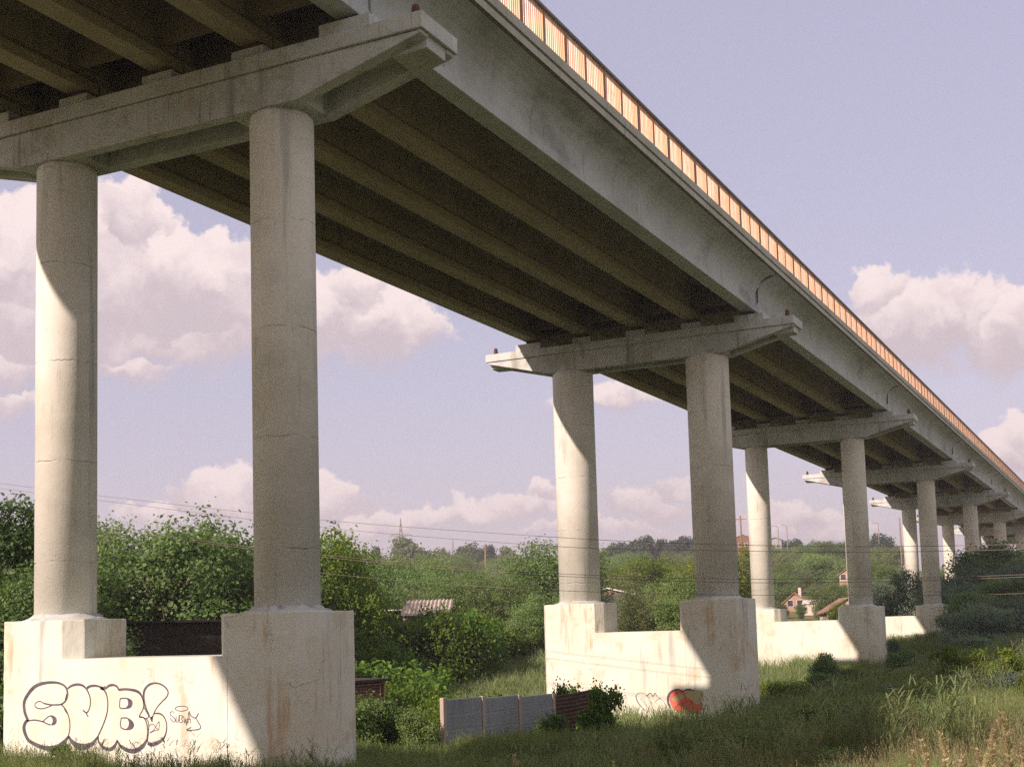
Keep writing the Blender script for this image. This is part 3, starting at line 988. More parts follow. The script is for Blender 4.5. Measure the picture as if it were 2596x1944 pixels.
SPAN_LABEL = [
    'viaduct span overhead at the top of the view, resting on the nearest pier',
    'long viaduct span between the nearest pier and the thick-columned second pier',
    'viaduct span between the second pier and the third pier',
    'viaduct span between the third pier and the fourth pier',
    'viaduct span between the fourth pier and the fifth pier',
    'viaduct span between the fifth pier and the sixth pier',
    'viaduct span between the sixth pier and the seventh pier',
    'viaduct span between the seventh pier and the farthest pier in sight',
    'last viaduct span in sight, beyond the farthest pier',
]
for i in range(-1, 9):
    yc = U0+L*(i-0.5)
    root = empty('viaduct_span', (VC, yc, Z0))
    tag(root, SPAN_LABEL[i] if i >= 0 else 'approach span of the viaduct behind the camera', 'bridge span', 'spans of the viaduct')
    for gx, me in zip(GX, G_MES):
        place('girder', me, root, (gx, 0, 0))
    place('deck_slab', SLAB_ME, root)
    place('kerb_beam', KERB_ME, root)
    place('road_surface', ROAD_ME, root)
    for yy in (-L/2+0.75, L/2-0.75):
        place('diaphragm', DIA_ME, root, (0, yy, 0))
    rl = place('railing', HAND_ME if 0 <= i < 6 else FARRAIL_ME, root, (rx, 0, rz0))
    if 0 <= i < 6:
        for q in range(NP):
            y = -h2+PW*q+0.06
            place('railing_post', POST_ME if q % 2 == 0 else THIN_ME, rl, (0, y, 0))
            place('picket_panel', PAN_ME, rl, (0, y, 0))
    else:
        place('picket_row', FARPICK_ME, rl)
    place('railing', FARRAIL_ME, root, (-rx, 0, rz0))
    if i >= 1:
        d = MB()
        y = L/2-0.18
        gx = GX[0]
        d.tube([(EX-0.28, y, 1.66), (EX-0.29, y, 1.53), (EX-0.5, y, 1.50), (gx+0.62, y, 1.42), (gx+0.40, y, 1.25), (gx+0.335, y, 1.0), (gx+0.325, y, 0.42)], 0.036, 8)
        d.build('drain_pipe', M['pipe'], root, smooth=True)

# ------------------------------------------------------------------ foliage
def leaf_quads(c, size, rng, out=None, updir=0.35, aspect=0.55, droop=0.0):
    """diamond leaves (two triangles folded along the rib) at the points c"""
    n = len(c)
    nrm = rng.normal(size=(n, 3))
    if out is not None:
        nrm = nrm*0.75+out*0.9
    nrm[:, 2] += updir
    nrm /= np.linalg.norm(nrm, axis=1, keepdims=True)+1e-9
    a = np.cross(nrm, rng.normal(size=(n, 3)))
    a /= np.linalg.norm(a, axis=1, keepdims=True)+1e-9
    a[:, 2] -= droop
    b = np.cross(nrm, a)
    s = (size*rng.uniform(0.65, 1.35, n))[:, None]
    p0 = c-a*s*0.5
    p2 = c+a*s*0.5
    p1 = c+b*s*aspect*0.5+nrm*s*0.08-a*s*0.06
    p3 = c-b*s*aspect*0.5+nrm*s*0.08-a*s*0.06
    v = np.stack([p0, p1, p2, p3], 1).reshape(-1, 3)
    q = np.arange(n*4).reshape(-1, 4)
    return v, q


def crown_points(rng, lobes, n_clump, per, clump_r, shell=0.55):
    """lobes: (x, y, z, rx, ry, rz). returns leaf centres and outward directions"""
    vol = np.array([l[3]*l[4]*l[5] for l in lobes])**0.75
    pick = rng.choice(len(lobes), n_clump, p=vol/vol.sum())
    lb = np.array(lobes)[pick]
    d = rng.normal(size=(n_clump, 3))
    d /= np.linalg.norm(d, axis=1, keepdims=True)
    rr = shell+(1.06-shell)*rng.random(n_clump)**0.7
    cc = lb[:, :3]+d*lb[:, 3:]*rr[:, None]
    off = rng.normal(size=(n_clump, per, 3))
    off *= (clump_r*rng.uniform(0.6, 1.5, n_clump))[:, None, None]
    off[:, :, 2] *= 0.7
    pts = (cc[:, None, :]+off).reshape(-1, 3)
    outd = np.repeat(d, per, 0)
    return pts, outd


def rand_lobes(rng, n, H, rad, base=0.25, tall=1.0):
    lobes = []
    for i in range(n):
        f = rng.uniform(base+0.08, 0.86)
        w = math.sin(math.pi*min(max((f-base*0.55)/(1.12-base*0.55), 0.05), 0.95))**0.8
        a = rng.uniform(0, 2*math.pi)
        d = rad*w*rng.uniform(0.30, 0.90)
        r = rad*rng.uniform(0.20, 0.38)*(0.65+0.4*w)
        lobes.append((d*math.cos(a), d*math.sin(a), f*H, r, r, r*rng.uniform(0.7, 1.0)*tall))
    lobes.append((0, 0, H*(base+1)/2, rad*0.42, rad*0.42, H*(1-base)*0.40))
    return lobes


def trunk_mesh(rng, name, H, rad, r0, limbs=7, base=0.25):
    mb = MB()
    lean = rng.normal(0, 0.03, 2)
    pts = [(lean[0]*z*H, lean[1]*z*H, z*H-0.3*(z == 0)) for z in (0, 0.15, 0.35, 0.6, 0.85)]
    mb.tube(pts, [r0*1.25, r0, r0*0.8, r0*0.5, r0*0.18], 8)
    for i in range(limbs):
        f = rng.uniform(base, 0.62)
        a = rng.uniform(0, 2*math.pi)
        p0 = Vector((lean[0]*f*H, lean[1]*f*H, f*H))
        ln = rad*rng.uniform(0.5, 0.85)
        d = Vector((math.cos(a), math.sin(a), rng.uniform(0.35, 0.9)))
        p1 = p0+d*ln*0.5
        p2 = p0+d*ln+Vector((0, 0, 0.12*ln))
        mb.tube([p0, p1, p2], [r0*0.42, r0*0.28, r0*0.10], 6)
    return mb.mesh(name, M['bark'], True)


TREES = {}


def tree_proto(key, seed, H, rad, n_lobe, n_clump, per, cl_r, leaf, mat, base=0.22, r0=0.16, tall=1.0, shell=0.72, aspect=0.6, droop=0.0):
    rng = np.random.default_rng(seed)
    lobes = rand_lobes(rng, n_lobe, H, rad, base, tall)
    pts, outd = crown_points(rng, lobes, n_clump, per, cl_r, shell)
    v, q = leaf_quads(pts, leaf, rng, outd, aspect=aspect, droop=droop)
    cm = quads_mesh('crown', v, q, M[mat])
    tm = trunk_mesh(rng, 'trunk', H, rad, r0, base=base)
    TREES[key] = (cm, tm, H)


tree_proto('walnut', 11, 9.0, 4.2, 31, 800, 48, 0.34, 0.17, 'leaf_near', 0.10, 0.20)
tree_proto('walnut2', 12, 9.0, 3.6, 27, 740, 48, 0.32, 0.17, 'leaf_near', 0.08, 0.18, tall=1.15)
tree_proto('poplar', 13, 9.0, 2.3, 21, 520, 40, 0.26, 0.16, 'leaf_near', 0.06, 0.14, tall=1.5)
tree_proto('ash', 14, 9.0, 3.8, 27, 620, 34, 0.36, 0.21, 'leaf', 0.08, 0.17)
tree_proto('ash2', 15, 9.0, 4.6, 34, 720, 34, 0.40, 0.22, 'leaf', 0.05, 0.17)
tree_proto('fresh', 16, 9.0, 3.6, 24, 560, 36, 0.34, 0.20, 'leaf_bright', 0.06, 0.15)
tree_proto('olive', 17, 8.0, 4.4, 31, 640, 34, 0.40, 0.21, 'leaf_olive', 0.05, 0.15)
tree_proto('willow', 18, 8.0, 4.2, 31, 640, 28, 0.36, 0.26, 'leaf_willow', 0.03, 0.14, aspect=0.32, droop=0.4)
tree_proto('ridge', 19, 11.0, 4.0, 12, 240, 16, 0.5, 0.62, 'leaf_far', 0.20, 0.2)
tree_proto('ridge2', 20, 11.0, 4.8, 14, 260, 16, 0.55, 0.62, 'leaf_far', 0.12, 0.2)
tree_proto('ridge_olive', 21, 10.0, 4.4, 12, 240, 16, 0.5, 0.6, 'leaf_olive', 0.15, 0.2)


def shrub_proto(key, seed, H, rad, n_lobe, n_clump, per, cl_r, leaf, mat, aspect=0.5, droop=0.0, stems=6, tall=1.0):
    rng = np.random.default_rng(seed)
    lobes = rand_lobes(rng, n_lobe, H, rad, 0.0, tall)
    pts, outd = crown_points(rng, lobes, n_clump, per, cl_r, 0.4)
    pts[:, 2] = np.abs(pts[:, 2])
    v, q = leaf_quads(pts, leaf, rng, outd, aspect=aspect, droop=droop)
    cm = quads_mesh('foliage', v, q, M[mat])
    mb = MB()
    for i in range(stems):
        a = rng.uniform(0, 6.28)
        d = rad*rng.uniform(0.2, 0.65)
        mb.tube([(0.1*math.cos(a), 0.1*math.sin(a), -0.2), (d*0.5*math.cos(a), d*0.5*math.sin(a), H*0.45), (d*math.cos(a), d*math.sin(a), H*0.85)], [0.035, 0.022, 0.008], 5)
    TREES[key] = (cm, mb.mesh('stem', M['bark'], True), H)


shrub_proto('bush', 31, 2.0, 1.3, 12, 360, 26, 0.14, 0.11, 'leaf', 0.55)
shrub_proto('bush_dark', 32, 2.0, 1.5, 14, 400, 26, 0.15, 0.11, 'leaf_near', 0.5)
shrub_proto('bush_willow', 33, 3.0, 1.6, 12, 300, 22, 0.2, 0.20, 'leaf_willow', 0.22, 0.5)
shrub_proto('sapling', 34, 1.6, 0.42, 9, 170, 20, 0.085, 0.085, 'leaf_bright', 0.5, 0.3, 3, 1.3)
shrub_proto('bush_fresh', 35, 1.4, 1.1, 11, 300, 24, 0.12, 0.09, 'leaf_bright', 0.5)
shrub_proto('ivy_bush', 36, 1.6, 0.8, 9, 300, 24, 0.11, 0.10, 'leaf_ivy', 0.75)
shrub_proto('bramble', 37, 1.3, 1.5, 14, 420, 30, 0.13, 0.095, 'leaf_ivy', 0.65)


shrub_proto('big_dark', 41, 6.0, 3.0, 18, 700, 26, 0.30, 0.22, 'leaf_near', 0.5)
shrub_proto('big_willow', 42, 6.0, 3.2, 18, 700, 26, 0.30, 0.26, 'leaf_willow', 0.22, 0.5)
shrub_proto('ivy_hill', 43, 4.0, 3.6, 20, 800, 26, 0.24, 0.20, 'leaf_ivy', 0.7)


def conifer_proto():
    rng = np.random.default_rng(40)
    H = 12.0
    pts, outs = [], []
    for i in range(1500):
        f = rng.random()**0.8
        z = H*(0.1+0.9*f)
        rr = (1-f)*2.6*(0.75+0.25*math.sin(f*60))*rng.uniform(0.2, 1.0)**0.5
        a = rng.uniform(0, 6.28)
        pts.append((rr*math.cos(a), rr*math.sin(a), z-0.2*rr))
        outs.append((math.cos(a), math.sin(a), -0.1))
    v, q = leaf_quads(np.array(pts), 0.7, rng, np.array(outs), aspect=0.35)
    cm = quads_mesh('crown', v, q, M['leaf_far'])
    mb = MB()
    mb.tube([(0, 0, -0.3), (0, 0, H*0.97)], [0.2, 0.03], 7)
    TREES['spruce'] = (cm, mb.mesh('trunk', M['bark'], True), H)


conifer_proto()
USED = 0


def plant(key, x, y, H, label, cat='tree', name='broadleaf_tree', group=None, wide=1.0, rz=None, sink=0.1, part=('crown', 'trunk')):
    cm, tm, H0 = TREES[key]
    z = h1(x, y)
    root = empty(name, (x, y, z-sink), random.uniform(0, 6.28) if rz is None else rz)
    s = H/H0
    root.scale = (s*wide, s*wide, s)
    place(part[0], cm, root)
    place(part[1], tm, root)
    tag(root, label, cat, group)
    return root


def plant_px(key, px, py, dist, label, **kw):
    """plant whose top shows at the photo pixel, at a distance"""
    p = at(px, py, dist)
    H = max(p.z-h1(p.x, p.y)+0.1, 0.6)
    return plant(key, p.x, p.y, H*kw.pop('hs', 1.0), label, **kw)


# trees behind the nearest pier
NEAR = [
    ('poplar', 18, 1222, 46, 'slender dark tree at the left edge with a tall feathery top', 1.0),
    ('walnut', 60, 1330, 52, 'broad leafy tree beside the slender one, behind the left column', 1.0),
    ('walnut2', 150, 1320, 64, 'bushy dark green tree mostly hidden behind the sunlit column', 1.0),
    ('walnut', 278, 1308, 62, 'dark green tree just right of the sunlit column of the nearest pier', 0.95),
    ('walnut2', 440, 1292, 60, 'tallest domed dark green tree seen between the two nearest columns', 1.15),
    ('walnut', 575, 1328, 66, 'dark green tree with a pointed top left of the shaded column', 1.0),
    ('ash', 660, 1350, 74, 'dark green tree mostly hidden behind the shaded near column', 1.0),
    ('bush_dark', 350, 1450, 50, None, 1.0), ('walnut', 500, 1420, 66, 'low wide dark tree leaning over the dark shed roof', 1.2),
    ('walnut2', 250, 1440, 63, 'low dense tree filling the gap beside the sunlit base block', 1.2),
    ('walnut', 380, 1400, 64, 'dense dark tree in front of the tallest dome, above the shed', 1.2),
    ('walnut2', 620, 1440, 64, 'low leafy tree beside the shaded base block, over the shed', 1.2),
    ('walnut', 30, 1440, 42, 'low wide bushy tree at the left edge below the slender one', 1.2),
    ('fresh', 828, 1336, 74, 'bright green tree just right of the shaded near column', 0.9),
    ('ash', 890, 1392, 82, 'green tree beside the bright one, sloping down to the right', 0.9),
    ('ash', 1010, 1392, 118, 'green tree with a small pointed top left of the lattice pylon', 1.0),
    ('ash2', 1080, 1415, 112, 'rounded green tree below the lattice pylon', 1.0),
    ('olive', 905, 1455, 92, 'yellowish low tree above the roof of the overgrown shed', 1.1),
    ('ash2', 1180, 1435, 104, 'wide dark olive tree above the corrugated shed roof', 1.1),
    ('ash', 1270, 1455, 100, 'dark round tree behind the overgrown mound', 1.15),
    ('ash2', 1350, 1500, 92, 'dark bushy tree beside the base block of the second pier', 1.1),
    ('ash', 1120, 1480, 102, 'bushy tree directly behind the corrugated shed roof', 1.2),
    ('olive', 1020, 1490, 100, 'olive bushy tree left of the corrugated shed roof', 1.2),
    ('ash', 1370, 1440, 128, 'blue-green tree left of the sunlit thick column', 1.0),
    ('ash2', 1690, 1448, 100, 'large round olive-green tree between the two thick columns', 1.0),
    ('olive', 1610, 1490, 96, 'olive tree right of the sunlit thick column', 1.0),
    ('ash2', 1745, 1490, 90, 'dense green tree left of the shaded thick column', 1.0),
    ('olive', 2020, 1440, 262, 'pale olive tree above the ochre gabled house', 1.2),
    ('olive', 1985, 1480, 245, 'grey-green tree left of the ochre gabled house', 1.0),
    ('fresh', 2120, 1520, 108, 'slim bright green tree beside the shaded third-pier column', 0.5),
    ('willow', 2262, 1440, 130, 'silvery willow between the third and fourth pier columns', 1.0),
    ('willow', 2225, 1490, 132, 'grey-green willow low behind the third pier', 1.0),
]
for key, px, py, dist, lab, wd in NEAR:
    if lab is None:
        continue
    plant_px(key, px, py, dist, lab, wide=wd)

# wooded slope behind
rs = random.Random(5)
placed = []
SLOPE = ['ash', 'ash2', 'olive', 'ash', 'ash2', 'fresh', 'olive']


def clear_of(x, y, d):
    return all((x-a)**2+(y-b)**2 > d*d for a, b in placed)


cnt = 0
tries = 0
while cnt < 190 and tries < 6000:
    tries += 1
    dist = 112+240*rs.random()**1.1
    a = R(rs.uniform(-46, -6.5))
    x, y = dist*math.sin(a), dist*math.cos(a)
    if (-15.6 < math.degrees(a) < -12.3 and dist < 232) or (-32.5 < math.degrees(a) < -28 and dist < 118):
        continue
    if x > -36-0.02*y or not clear_of(x, y, 4.6+dist*0.012):
        continue
    placed.append((x, y))
    H = rs.uniform(5.0, 9.5)
    kx = rs.choice(SLOPE)
    kind = {'ash': 'green', 'ash2': 'green', 'olive': 'olive', 'fresh': 'bright green'}[kx]
    plant(kx, x, y, H, kind+' tree among the trees of the wooded slope', group=kind+' trees of the wooded slope', wide=rs.uniform(0.95, 1.35))
    cnt += 1
# dark row on the ridge
for px in range(1555, 1775, 24):
    plant_px(rs.choice(['ridge', 'ridge2']), px, 1356+rs.uniform(-8, 14)+(px-1555)*0.02, rs.uniform(420, 445), 'dark tree in the row along the ridge between the thick columns', group='dark trees in the row on the ridge', wide=rs.uniform(0.8, 1.0))
for px in list(range(1958, 2160, 21))+[2215, 2228, 2240]:
    plant_px(rs.choice(['ridge', 'ridge2']), px, (1352 if px > 2200 else 1366)+rs.uniform(-8, 12), rs.uniform(430, 460), 'dark tree on the far ridge beyond the third pier', group='dark trees on the far ridge', wide=rs.uniform(0.8, 1.1))
RIDGE = [
    ('ridge_olive', 1035, 1362, 400, 'big pale olive tree on the skyline below the pylon', 1.1), ('ridge2', 1085, 1385, 405, 'dark tree on the skyline right of the big olive one', 0.9),
    ('ridge_olive', 1122, 1388, 410, 'small brownish tree on the skyline before the far pylon', 0.8), ('ridge_olive', 1178, 1383, 400, 'brownish round tree left of the dark skyline tree', 0.9),
    ('ridge2', 1196, 1364, 415, 'large dark blue-green tree standing out on the skyline', 1.0), ('ridge', 1236, 1374, 415, 'dark tree touching the right side of the large skyline tree', 0.9),
    ('ridge_olive', 1290, 1385, 405, 'thin pale tree on the skyline left of the spruce', 0.9), ('ridge', 955, 1378, 330, 'small dark tree poking above the slope left of the pylon', 0.45),
    ('spruce', 1348, 1373, 380, 'dark pointed spruce on the skyline', 0.8), ('spruce', 1367, 1388, 385, 'smaller pale spruce right of the pointed one', 0.6), ('spruce', 1333, 1395, 385, 'low dark spruce left of the pointed one', 0.8),
]
for key, px, py, dist, lab, wd in RIDGE:
    plant_px(key, px, py, dist, lab, wide=wd, name='spruce_tree' if key == 'spruce' else 'skyline_tree')

# ------------------------------------------------------------------ grass and reeds (uncountable: scattered with geometry nodes)
protos = bpy.data.collections.new('plant_sources')      # not linked to the scene


def blade_clump(name, seed, n, R0, hmin, hmax, w, mat, bend=0.35, heads=0.0, headmat=None, seg=3):
    rng = np.random.default_rng(seed)
    a = rng.uniform(0, 6.28, n)
    r = R0*np.sqrt(rng.random(n))
    bx, by = r*np.cos(a), r*np.sin(a)
    h = rng.uniform(hmin, hmax, n)
    da = rng.uniform(0, 6.28, n)
    bd = bend*h*rng.uniform(0.2, 1.3, n)
    wa = rng.uniform(0, 6.28, n)
    V, Q = [], []
    o = 0
    for i in range(n):
        for k_ in range(seg+1):
            f = k_/seg
            ww = w*(1-f)**0.7*0.5+0.0008
            cx = bx[i]+math.cos(da[i])*bd[i]*f*f
            cyy = by[i]+math.sin(da[i])*bd[i]*f*f
            z = h[i]*(f-0.12*f*f*bend)
            V.append((cx+math.cos(wa[i])*ww, cyy+math.sin(wa[i])*ww, z))
            V.append((cx-math.cos(wa[i])*ww, cyy-math.sin(wa[i])*ww, z))
        for k_ in range(seg):
            Q.append((o+2*k_, o+2*k_+1, o+2*k_+3, o+2*k_+2))
        o += 2*(seg+1)
        if rng.random() < heads:
            # feathery head
            tip = Vector((bx[i]+math.cos(da[i])*bd[i], by[i]+math.sin(da[i])*bd[i], h[i]*(1-0.12*bend)))
            for _ in range(9):
                f = rng.uniform(-0.22, 0.04)*h[i]
                c = tip+Vector((math.cos(da[i])*f*0.3, math.sin(da[i])*f*0.3, f))
                q = rng.uniform(0, 6.28)
                l = 0.02+0.02*h[i]
                d = Vector((math.cos(q)*0.5, math.sin(q)*0.5, 1)).normalized()*l
                s = Vector((-math.sin(q), math.cos(q), 0))*l*0.22
                V += [tuple(c), tuple(c+d*0.5+s), tuple(c+d), tuple(c+d*0.5-s)]
                Q.append((o, o+1, o+2, o+3))
                o += 4
    me = quads_mesh(name, np.array(V), np.array(Q), M[mat])
    if headmat:
        me.materials.append(M[headmat])
    return bpy.data.objects.new(name, me)


def reed_clump(name, seed, n, R0, hmin, hmax, mat):
    """upright stems with long arching leaves"""
    rng = np.random.default_rng(seed)
    V, Q = [], []

    def strip(pts, w0):
        o = len(V)
        m_ = len(pts)
        for i, p in enumerate(pts):
            f = i/(m_-1)
            d = (pts[min(i+1, m_-1)]-pts[max(i-1, 0)])
            sdir = d.cross(Vector((0.3, 0.2, 1))).normalized() if d.length > 0 else Vector((1, 0, 0))
            w = w0*(1-f*0.92)*0.5
            V.append(tuple(p+sdir*w))
            V.append(tuple(p-sdir*w))
        for i in range(m_-1):
            Q.append((o+2*i, o+2*i+1, o+2*i+3, o+2*i+2))
    for i in range(n):
        a, r = rng.uniform(0, 6.28), R0*math.sqrt(rng.random())
        b = Vector((r*math.cos(a), r*math.sin(a), 0))
        h = rng.uniform(hmin, hmax)
        ln = Vector((rng.normal(0, 0.10), rng.normal(0, 0.10), 1))
        strip([b, b+ln*h*0.5, b+ln*h], 0.016)
        for k_ in range(7):
            f = rng.uniform(0.25, 1.0)
            p = b+ln*h*f
            q = rng.uniform(0, 6.28)
            l = h*rng.uniform(0.18, 0.34)
            d = Vector((math.cos(q), math.sin(q), 0))
            strip([p, p+d*l*0.4+Vector((0, 0, l*0.5)), p+d*l*0.85+Vector((0, 0, l*0.45)), p+d*l*1.15+Vector((0, 0, l*0.1))], 0.026)
    me = quads_mesh(name, np.array(V), np.array(Q), M[mat])
    return bpy.data.objects.new(name, me)


def scatter(name, label, pts, scales, sources, seed=0):
    """one object of points; geometry nodes put a plant clump on each"""
    c = bpy.data.collections.new(name+'_sources')
    for s in sources:
        c.objects.link(s)
    me = bpy.data.meshes.new(name)
    me.vertices.add(len(pts))
    me.vertices.foreach_set('co', np.asarray(pts, np.float32).ravel())
    at_ = me.attributes.new('size', 'FLOAT', 'POINT')
    at_.data.foreach_set('value', np.asarray(scales, np.float32))
    o = bpy.data.objects.new(name, me)
    col.objects.link(o)
    tag(o, kind='stuff')
    if label:
        tag(o, label, 'grass')
    ng = bpy.data.node_groups.new(name, 'GeometryNodeTree')
    ng.interface.new_socket('Geometry', in_out='INPUT', socket_type='NodeSocketGeometry')
    ng.interface.new_socket('Geometry', in_out='OUTPUT', socket_type='NodeSocketGeometry')
    N = ng.nodes.new
    gi, go = N('NodeGroupInput'), N('NodeGroupOutput')
    ci = N('GeometryNodeCollectionInfo')
    ci.inputs['Collection'].default_value = c
    ci.inputs['Separate Children'].default_value = True
    ci.inputs['Reset Children'].default_value = True
    ip = N('GeometryNodeInstanceOnPoints')
    ip.inputs['Pick Instance'].default_value = True
    rr = N('FunctionNodeRandomValue')
    rr.data_type = 'FLOAT_VECTOR'
    rr.inputs['Min'].default_value = (-0.07, -0.07, 0)
    rr.inputs['Max'].default_value = (0.07, 0.07, 6.283)
    rr.inputs['Seed'].default_value = seed
    ri = N('FunctionNodeRandomValue')
    ri.data_type = 'INT'
    ri.inputs['Min'].default_value = 0
    ri.inputs['Max'].default_value = len(sources)-1
    ri.inputs['Seed'].default_value = seed+5
    na = N('GeometryNodeInputNamedAttribute')
    na.data_type = 'FLOAT'
    na.inputs['Name'].default_value = 'size'
    K = ng.links.new
    K(gi.outputs[0], ip.inputs['Points'])
    K(ci.outputs[0], ip.inputs['Instance'])
    K(ri.outputs[2], ip.inputs['Instance Index'])
    K(rr.outputs[0], ip.inputs['Rotation'])
    K(na.outputs[0], ip.inputs['Scale'])
    K(ip.outputs[0], go.inputs[0])
    md = o.modifiers.new('scatter', 'NODES')
    md.node_group = ng
    return o


def in_pier(x, y, m_=0.1):
    k_ = np.zeros(len(x), bool)
    for u in UP:
        k_ |= (np.abs(x-VC) < 4.75+m_) & (np.abs(y-u) < 1.28+m_)
    return k_


def region(n, x0, x1, y0, y1, keep=None, seed=1, vis=True):
    rng = np.random.default_rng(seed)
    x, y = rng.uniform(x0, x1, n), rng.uniform(y0, y1, n)
    ok = ~in_pier(x, y)
    if vis:
        a = np.degrees(np.arctan2(x, y))
        ok &= (a > -54) & (a < 3)
    if keep is not None:
        ok &= keep(x, y, rng)
    x, y = x[ok], y[ok]
    return np.stack([x, y, hz(x, y)-0.03], 1), rng


g_src = [blade_clump('grass_tuft', 50+i, 80, 0.32, 0.30, 0.72, 0.011, 'grass', 0.35, 0.25) for i in range(3)]
d_src = [blade_clump('dry_tuft', 60+i, 40, 0.28, 0.35, 0.75, 0.009, 'grass_dry', 0.30, 0.35) for i in range(3)]
f_src = [blade_clump('field_tuft', 70+i, 46, 0.55, 0.5, 1.05, 0.035, 'grass_field', 0.55, 0.0) for i in range(3)]
r_src = [reed_clump('reed_tuft', 80+i, 9, 0.32, 0.8, 1.5, 'reed') for i in range(3)]


def noise2(x, y, s, seed=0.0):
    return 0.5+0.33*wob2(x, y, s, seed)


pts, rng = region(13000, -30, 3, 6, 50, lambda x, y, r: np.hypot(x, y) > 6.5, 1)
dd = np.hypot(pts[:, 0], pts[:, 1])
scatter('meadow_grass', 'long olive grass of the shaded slope in the foreground', pts, rng.uniform(0.5, 1.1, len(pts))*np.clip(0.45+dd/50, 0.5, 1.0)*(0.55+0.75*noise2(pts[:, 0], pts[:, 1], 0.55, 9))*np.where(pts[:, 0] > -4.5, 0.75, 1.0), g_src, 1)
pts, rng = region(5200, -26, 3, 6, 34, lambda x, y, r: (np.hypot(x, y) > 6.5) & (noise2(x, y, 0.4, 2) > 0.50) & (y < 26+r.normal(0, 3, len(x))), 2)
scatter('dry_grass', 'brown dry seeding grass at the bottom of the slope', pts, rng.uniform(0.45, 0.9, len(pts))*np.where(pts[:, 0] > -4.5, 0.8, 1.0), d_src, 2)
pts, rng = region(2600, -18.5, 1, 17, 62, lambda x, y, r: (noise2(x, y, 0.25, 4) > 0.50) & (x > -0.30*y-5), 3)
scatter('reed_bed', 'dark green reedy weeds on the slope beside the second pier', pts, rng.uniform(0.35, 0.75, len(pts)), r_src, 3)
pts, rng = region(60, -28, -14.5, 19.5, 22.4, None, 14)
scatter('wall_weeds', 'sparse tall grass sprouting at the foot of the graffiti wall', pts, rng.uniform(0.3, 0.75, len(pts)), [o.copy() for o in r_src], 14)
pts, rng = region(4200, -19, 4, 50, 150, None, 4)
scatter('slope_grass', 'tall shaded grass on the slope beside the far piers', pts, rng.uniform(0.7, 1.15, len(pts)), [o.copy() for o in g_src], 4)
pts, rng = region(16000, -95, -17.5, 34, 150, lambda x, y, r: (x < -17.5-0.02*y) & (noise2(x, y, 0.2, 7) > 0.12), 5)
scatter('field_grass', 'pale green sunlit grass of the field behind the slab fence', pts, rng.uniform(0.7, 1.3, len(pts)), f_src, 5)


# feathery dry stalks in the sun, bottom right
def plume(name, seed, H=1.25):
    rng = np.random.default_rng(seed)
    V, Q = [], []
    lean = Vector((rng.normal(0, 0.08), rng.normal(0, 0.08), 1))
    w = 0.006
    for k_ in range(7):
        p = lean*H*k_/6
        V += [(p.x-w, p.y, p.z), (p.x+w, p.y, p.z)]
    for k_ in range(6):
        Q.append((2*k_, 2*k_+1, 2*k_+3, 2*k_+2))
    for i in range(330):
        f = 0.30+0.70*rng.random()
        ax = lean*H*f
        a = rng.uniform(0, 6.28)
        rr = 0.17*(1.05-f)**0.7*rng.uniform(0.2, 1.0)*(0.55+0.45*math.sin(f*38))
        c = ax+Vector((math.cos(a)*rr, math.sin(a)*rr, rr*0.9))
        l = rng.uniform(0.025, 0.055)
        d = Vector((math.cos(a)*0.6, math.sin(a)*0.6, 0.8))*l
        s = Vector((-math.sin(a), math.cos(a), 0))*l*0.25
        o = len(V)
        V += [tuple(c), tuple(c+d*0.5+s), tuple(c+d), tuple(c+d*0.5-s)]
        Q.append((o, o+1, o+2, o+3))
    return quads_mesh(name, np.array(V), np.array(Q), M['plume'])


PLUMES = [plume('dry_plume_weed', 90+i) for i in range(4)]


def ground_hit(px, py):
    d = ray(px, py)
    for k_ in range(20, 1500):
        s = k_*0.1
        if EYE+d.z*s <= h1(d.x*s, d.y*s):
            return Vector((d.x*s, d.y*s, h1(d.x*s, d.y*s)))
    return Vector((d.x*100, d.y*100, 0))


pl = [(2440, 1850, 9.8, 'feathery weed between the lone one and the right clump'), (2500, 1840, 10.2, 'tall feathery weed at the left of the right clump'), (2530, 1885, 8.6, 'thick feathery weed low in the right clump'), (2592, 1835, 9.4, 'feathery weed touching the right edge halfway up the clump'), (2420, 1915, 8.8, 'low feathery weed at the bottom edge near the lone one'), (2320, 1900, 12, 'thin feathery weed left of all the others on the slope'), (2390, 1876, 9.5, 'tall pale feathery weed standing alone at the bottom edge'), (2360, 1925, 8.6, 'short feathery weed left of the tall lone one'),
      (2460, 1885, 9.0, 'branching feathery weed right of the tall lone one'), (2480, 1900, 8.3, 'leaning feathery weed of the bottom right clump'),
      (2540, 1795, 10.3, 'tallest pale feathery weed under the yellow sapling'), (2575, 1800, 10.3, 'tall feathery weed at the right edge'),
      (2555, 1860, 9.0, 'feathery weed below the tallest one at the right'), (2590, 1870, 8.6, 'feathery weed at the lower right edge'),
      (2510, 1915, 7.9, 'low feathery weed near the bottom right corner'), (2570, 1920, 7.7, 'low feathery weed in the bottom right corner'),
      (1320, 1905, 14.6, 'thin pale weed spike at the bottom edge under the fence'), (1555, 1925, 14.6, 'thin pale weed spike at the bottom edge right of the fence')]
for n_, (px, py, dist, lab) in enumerate(pl):
    p = at(px, py, dist)
    g = h1(p.x, p.y)
    H = max(p.z-g, 0.5)
    o = place('feathery_weed', PLUMES[n_ % 4], None, (p.x, p.y, g-0.02), 0, random.uniform(0, 6.28))
    s = H/1.25
    o.scale = (max(s, 0.85), max(s, 0.85), s)
    tag(o, lab, 'weed', 'feathery weeds in the sun')

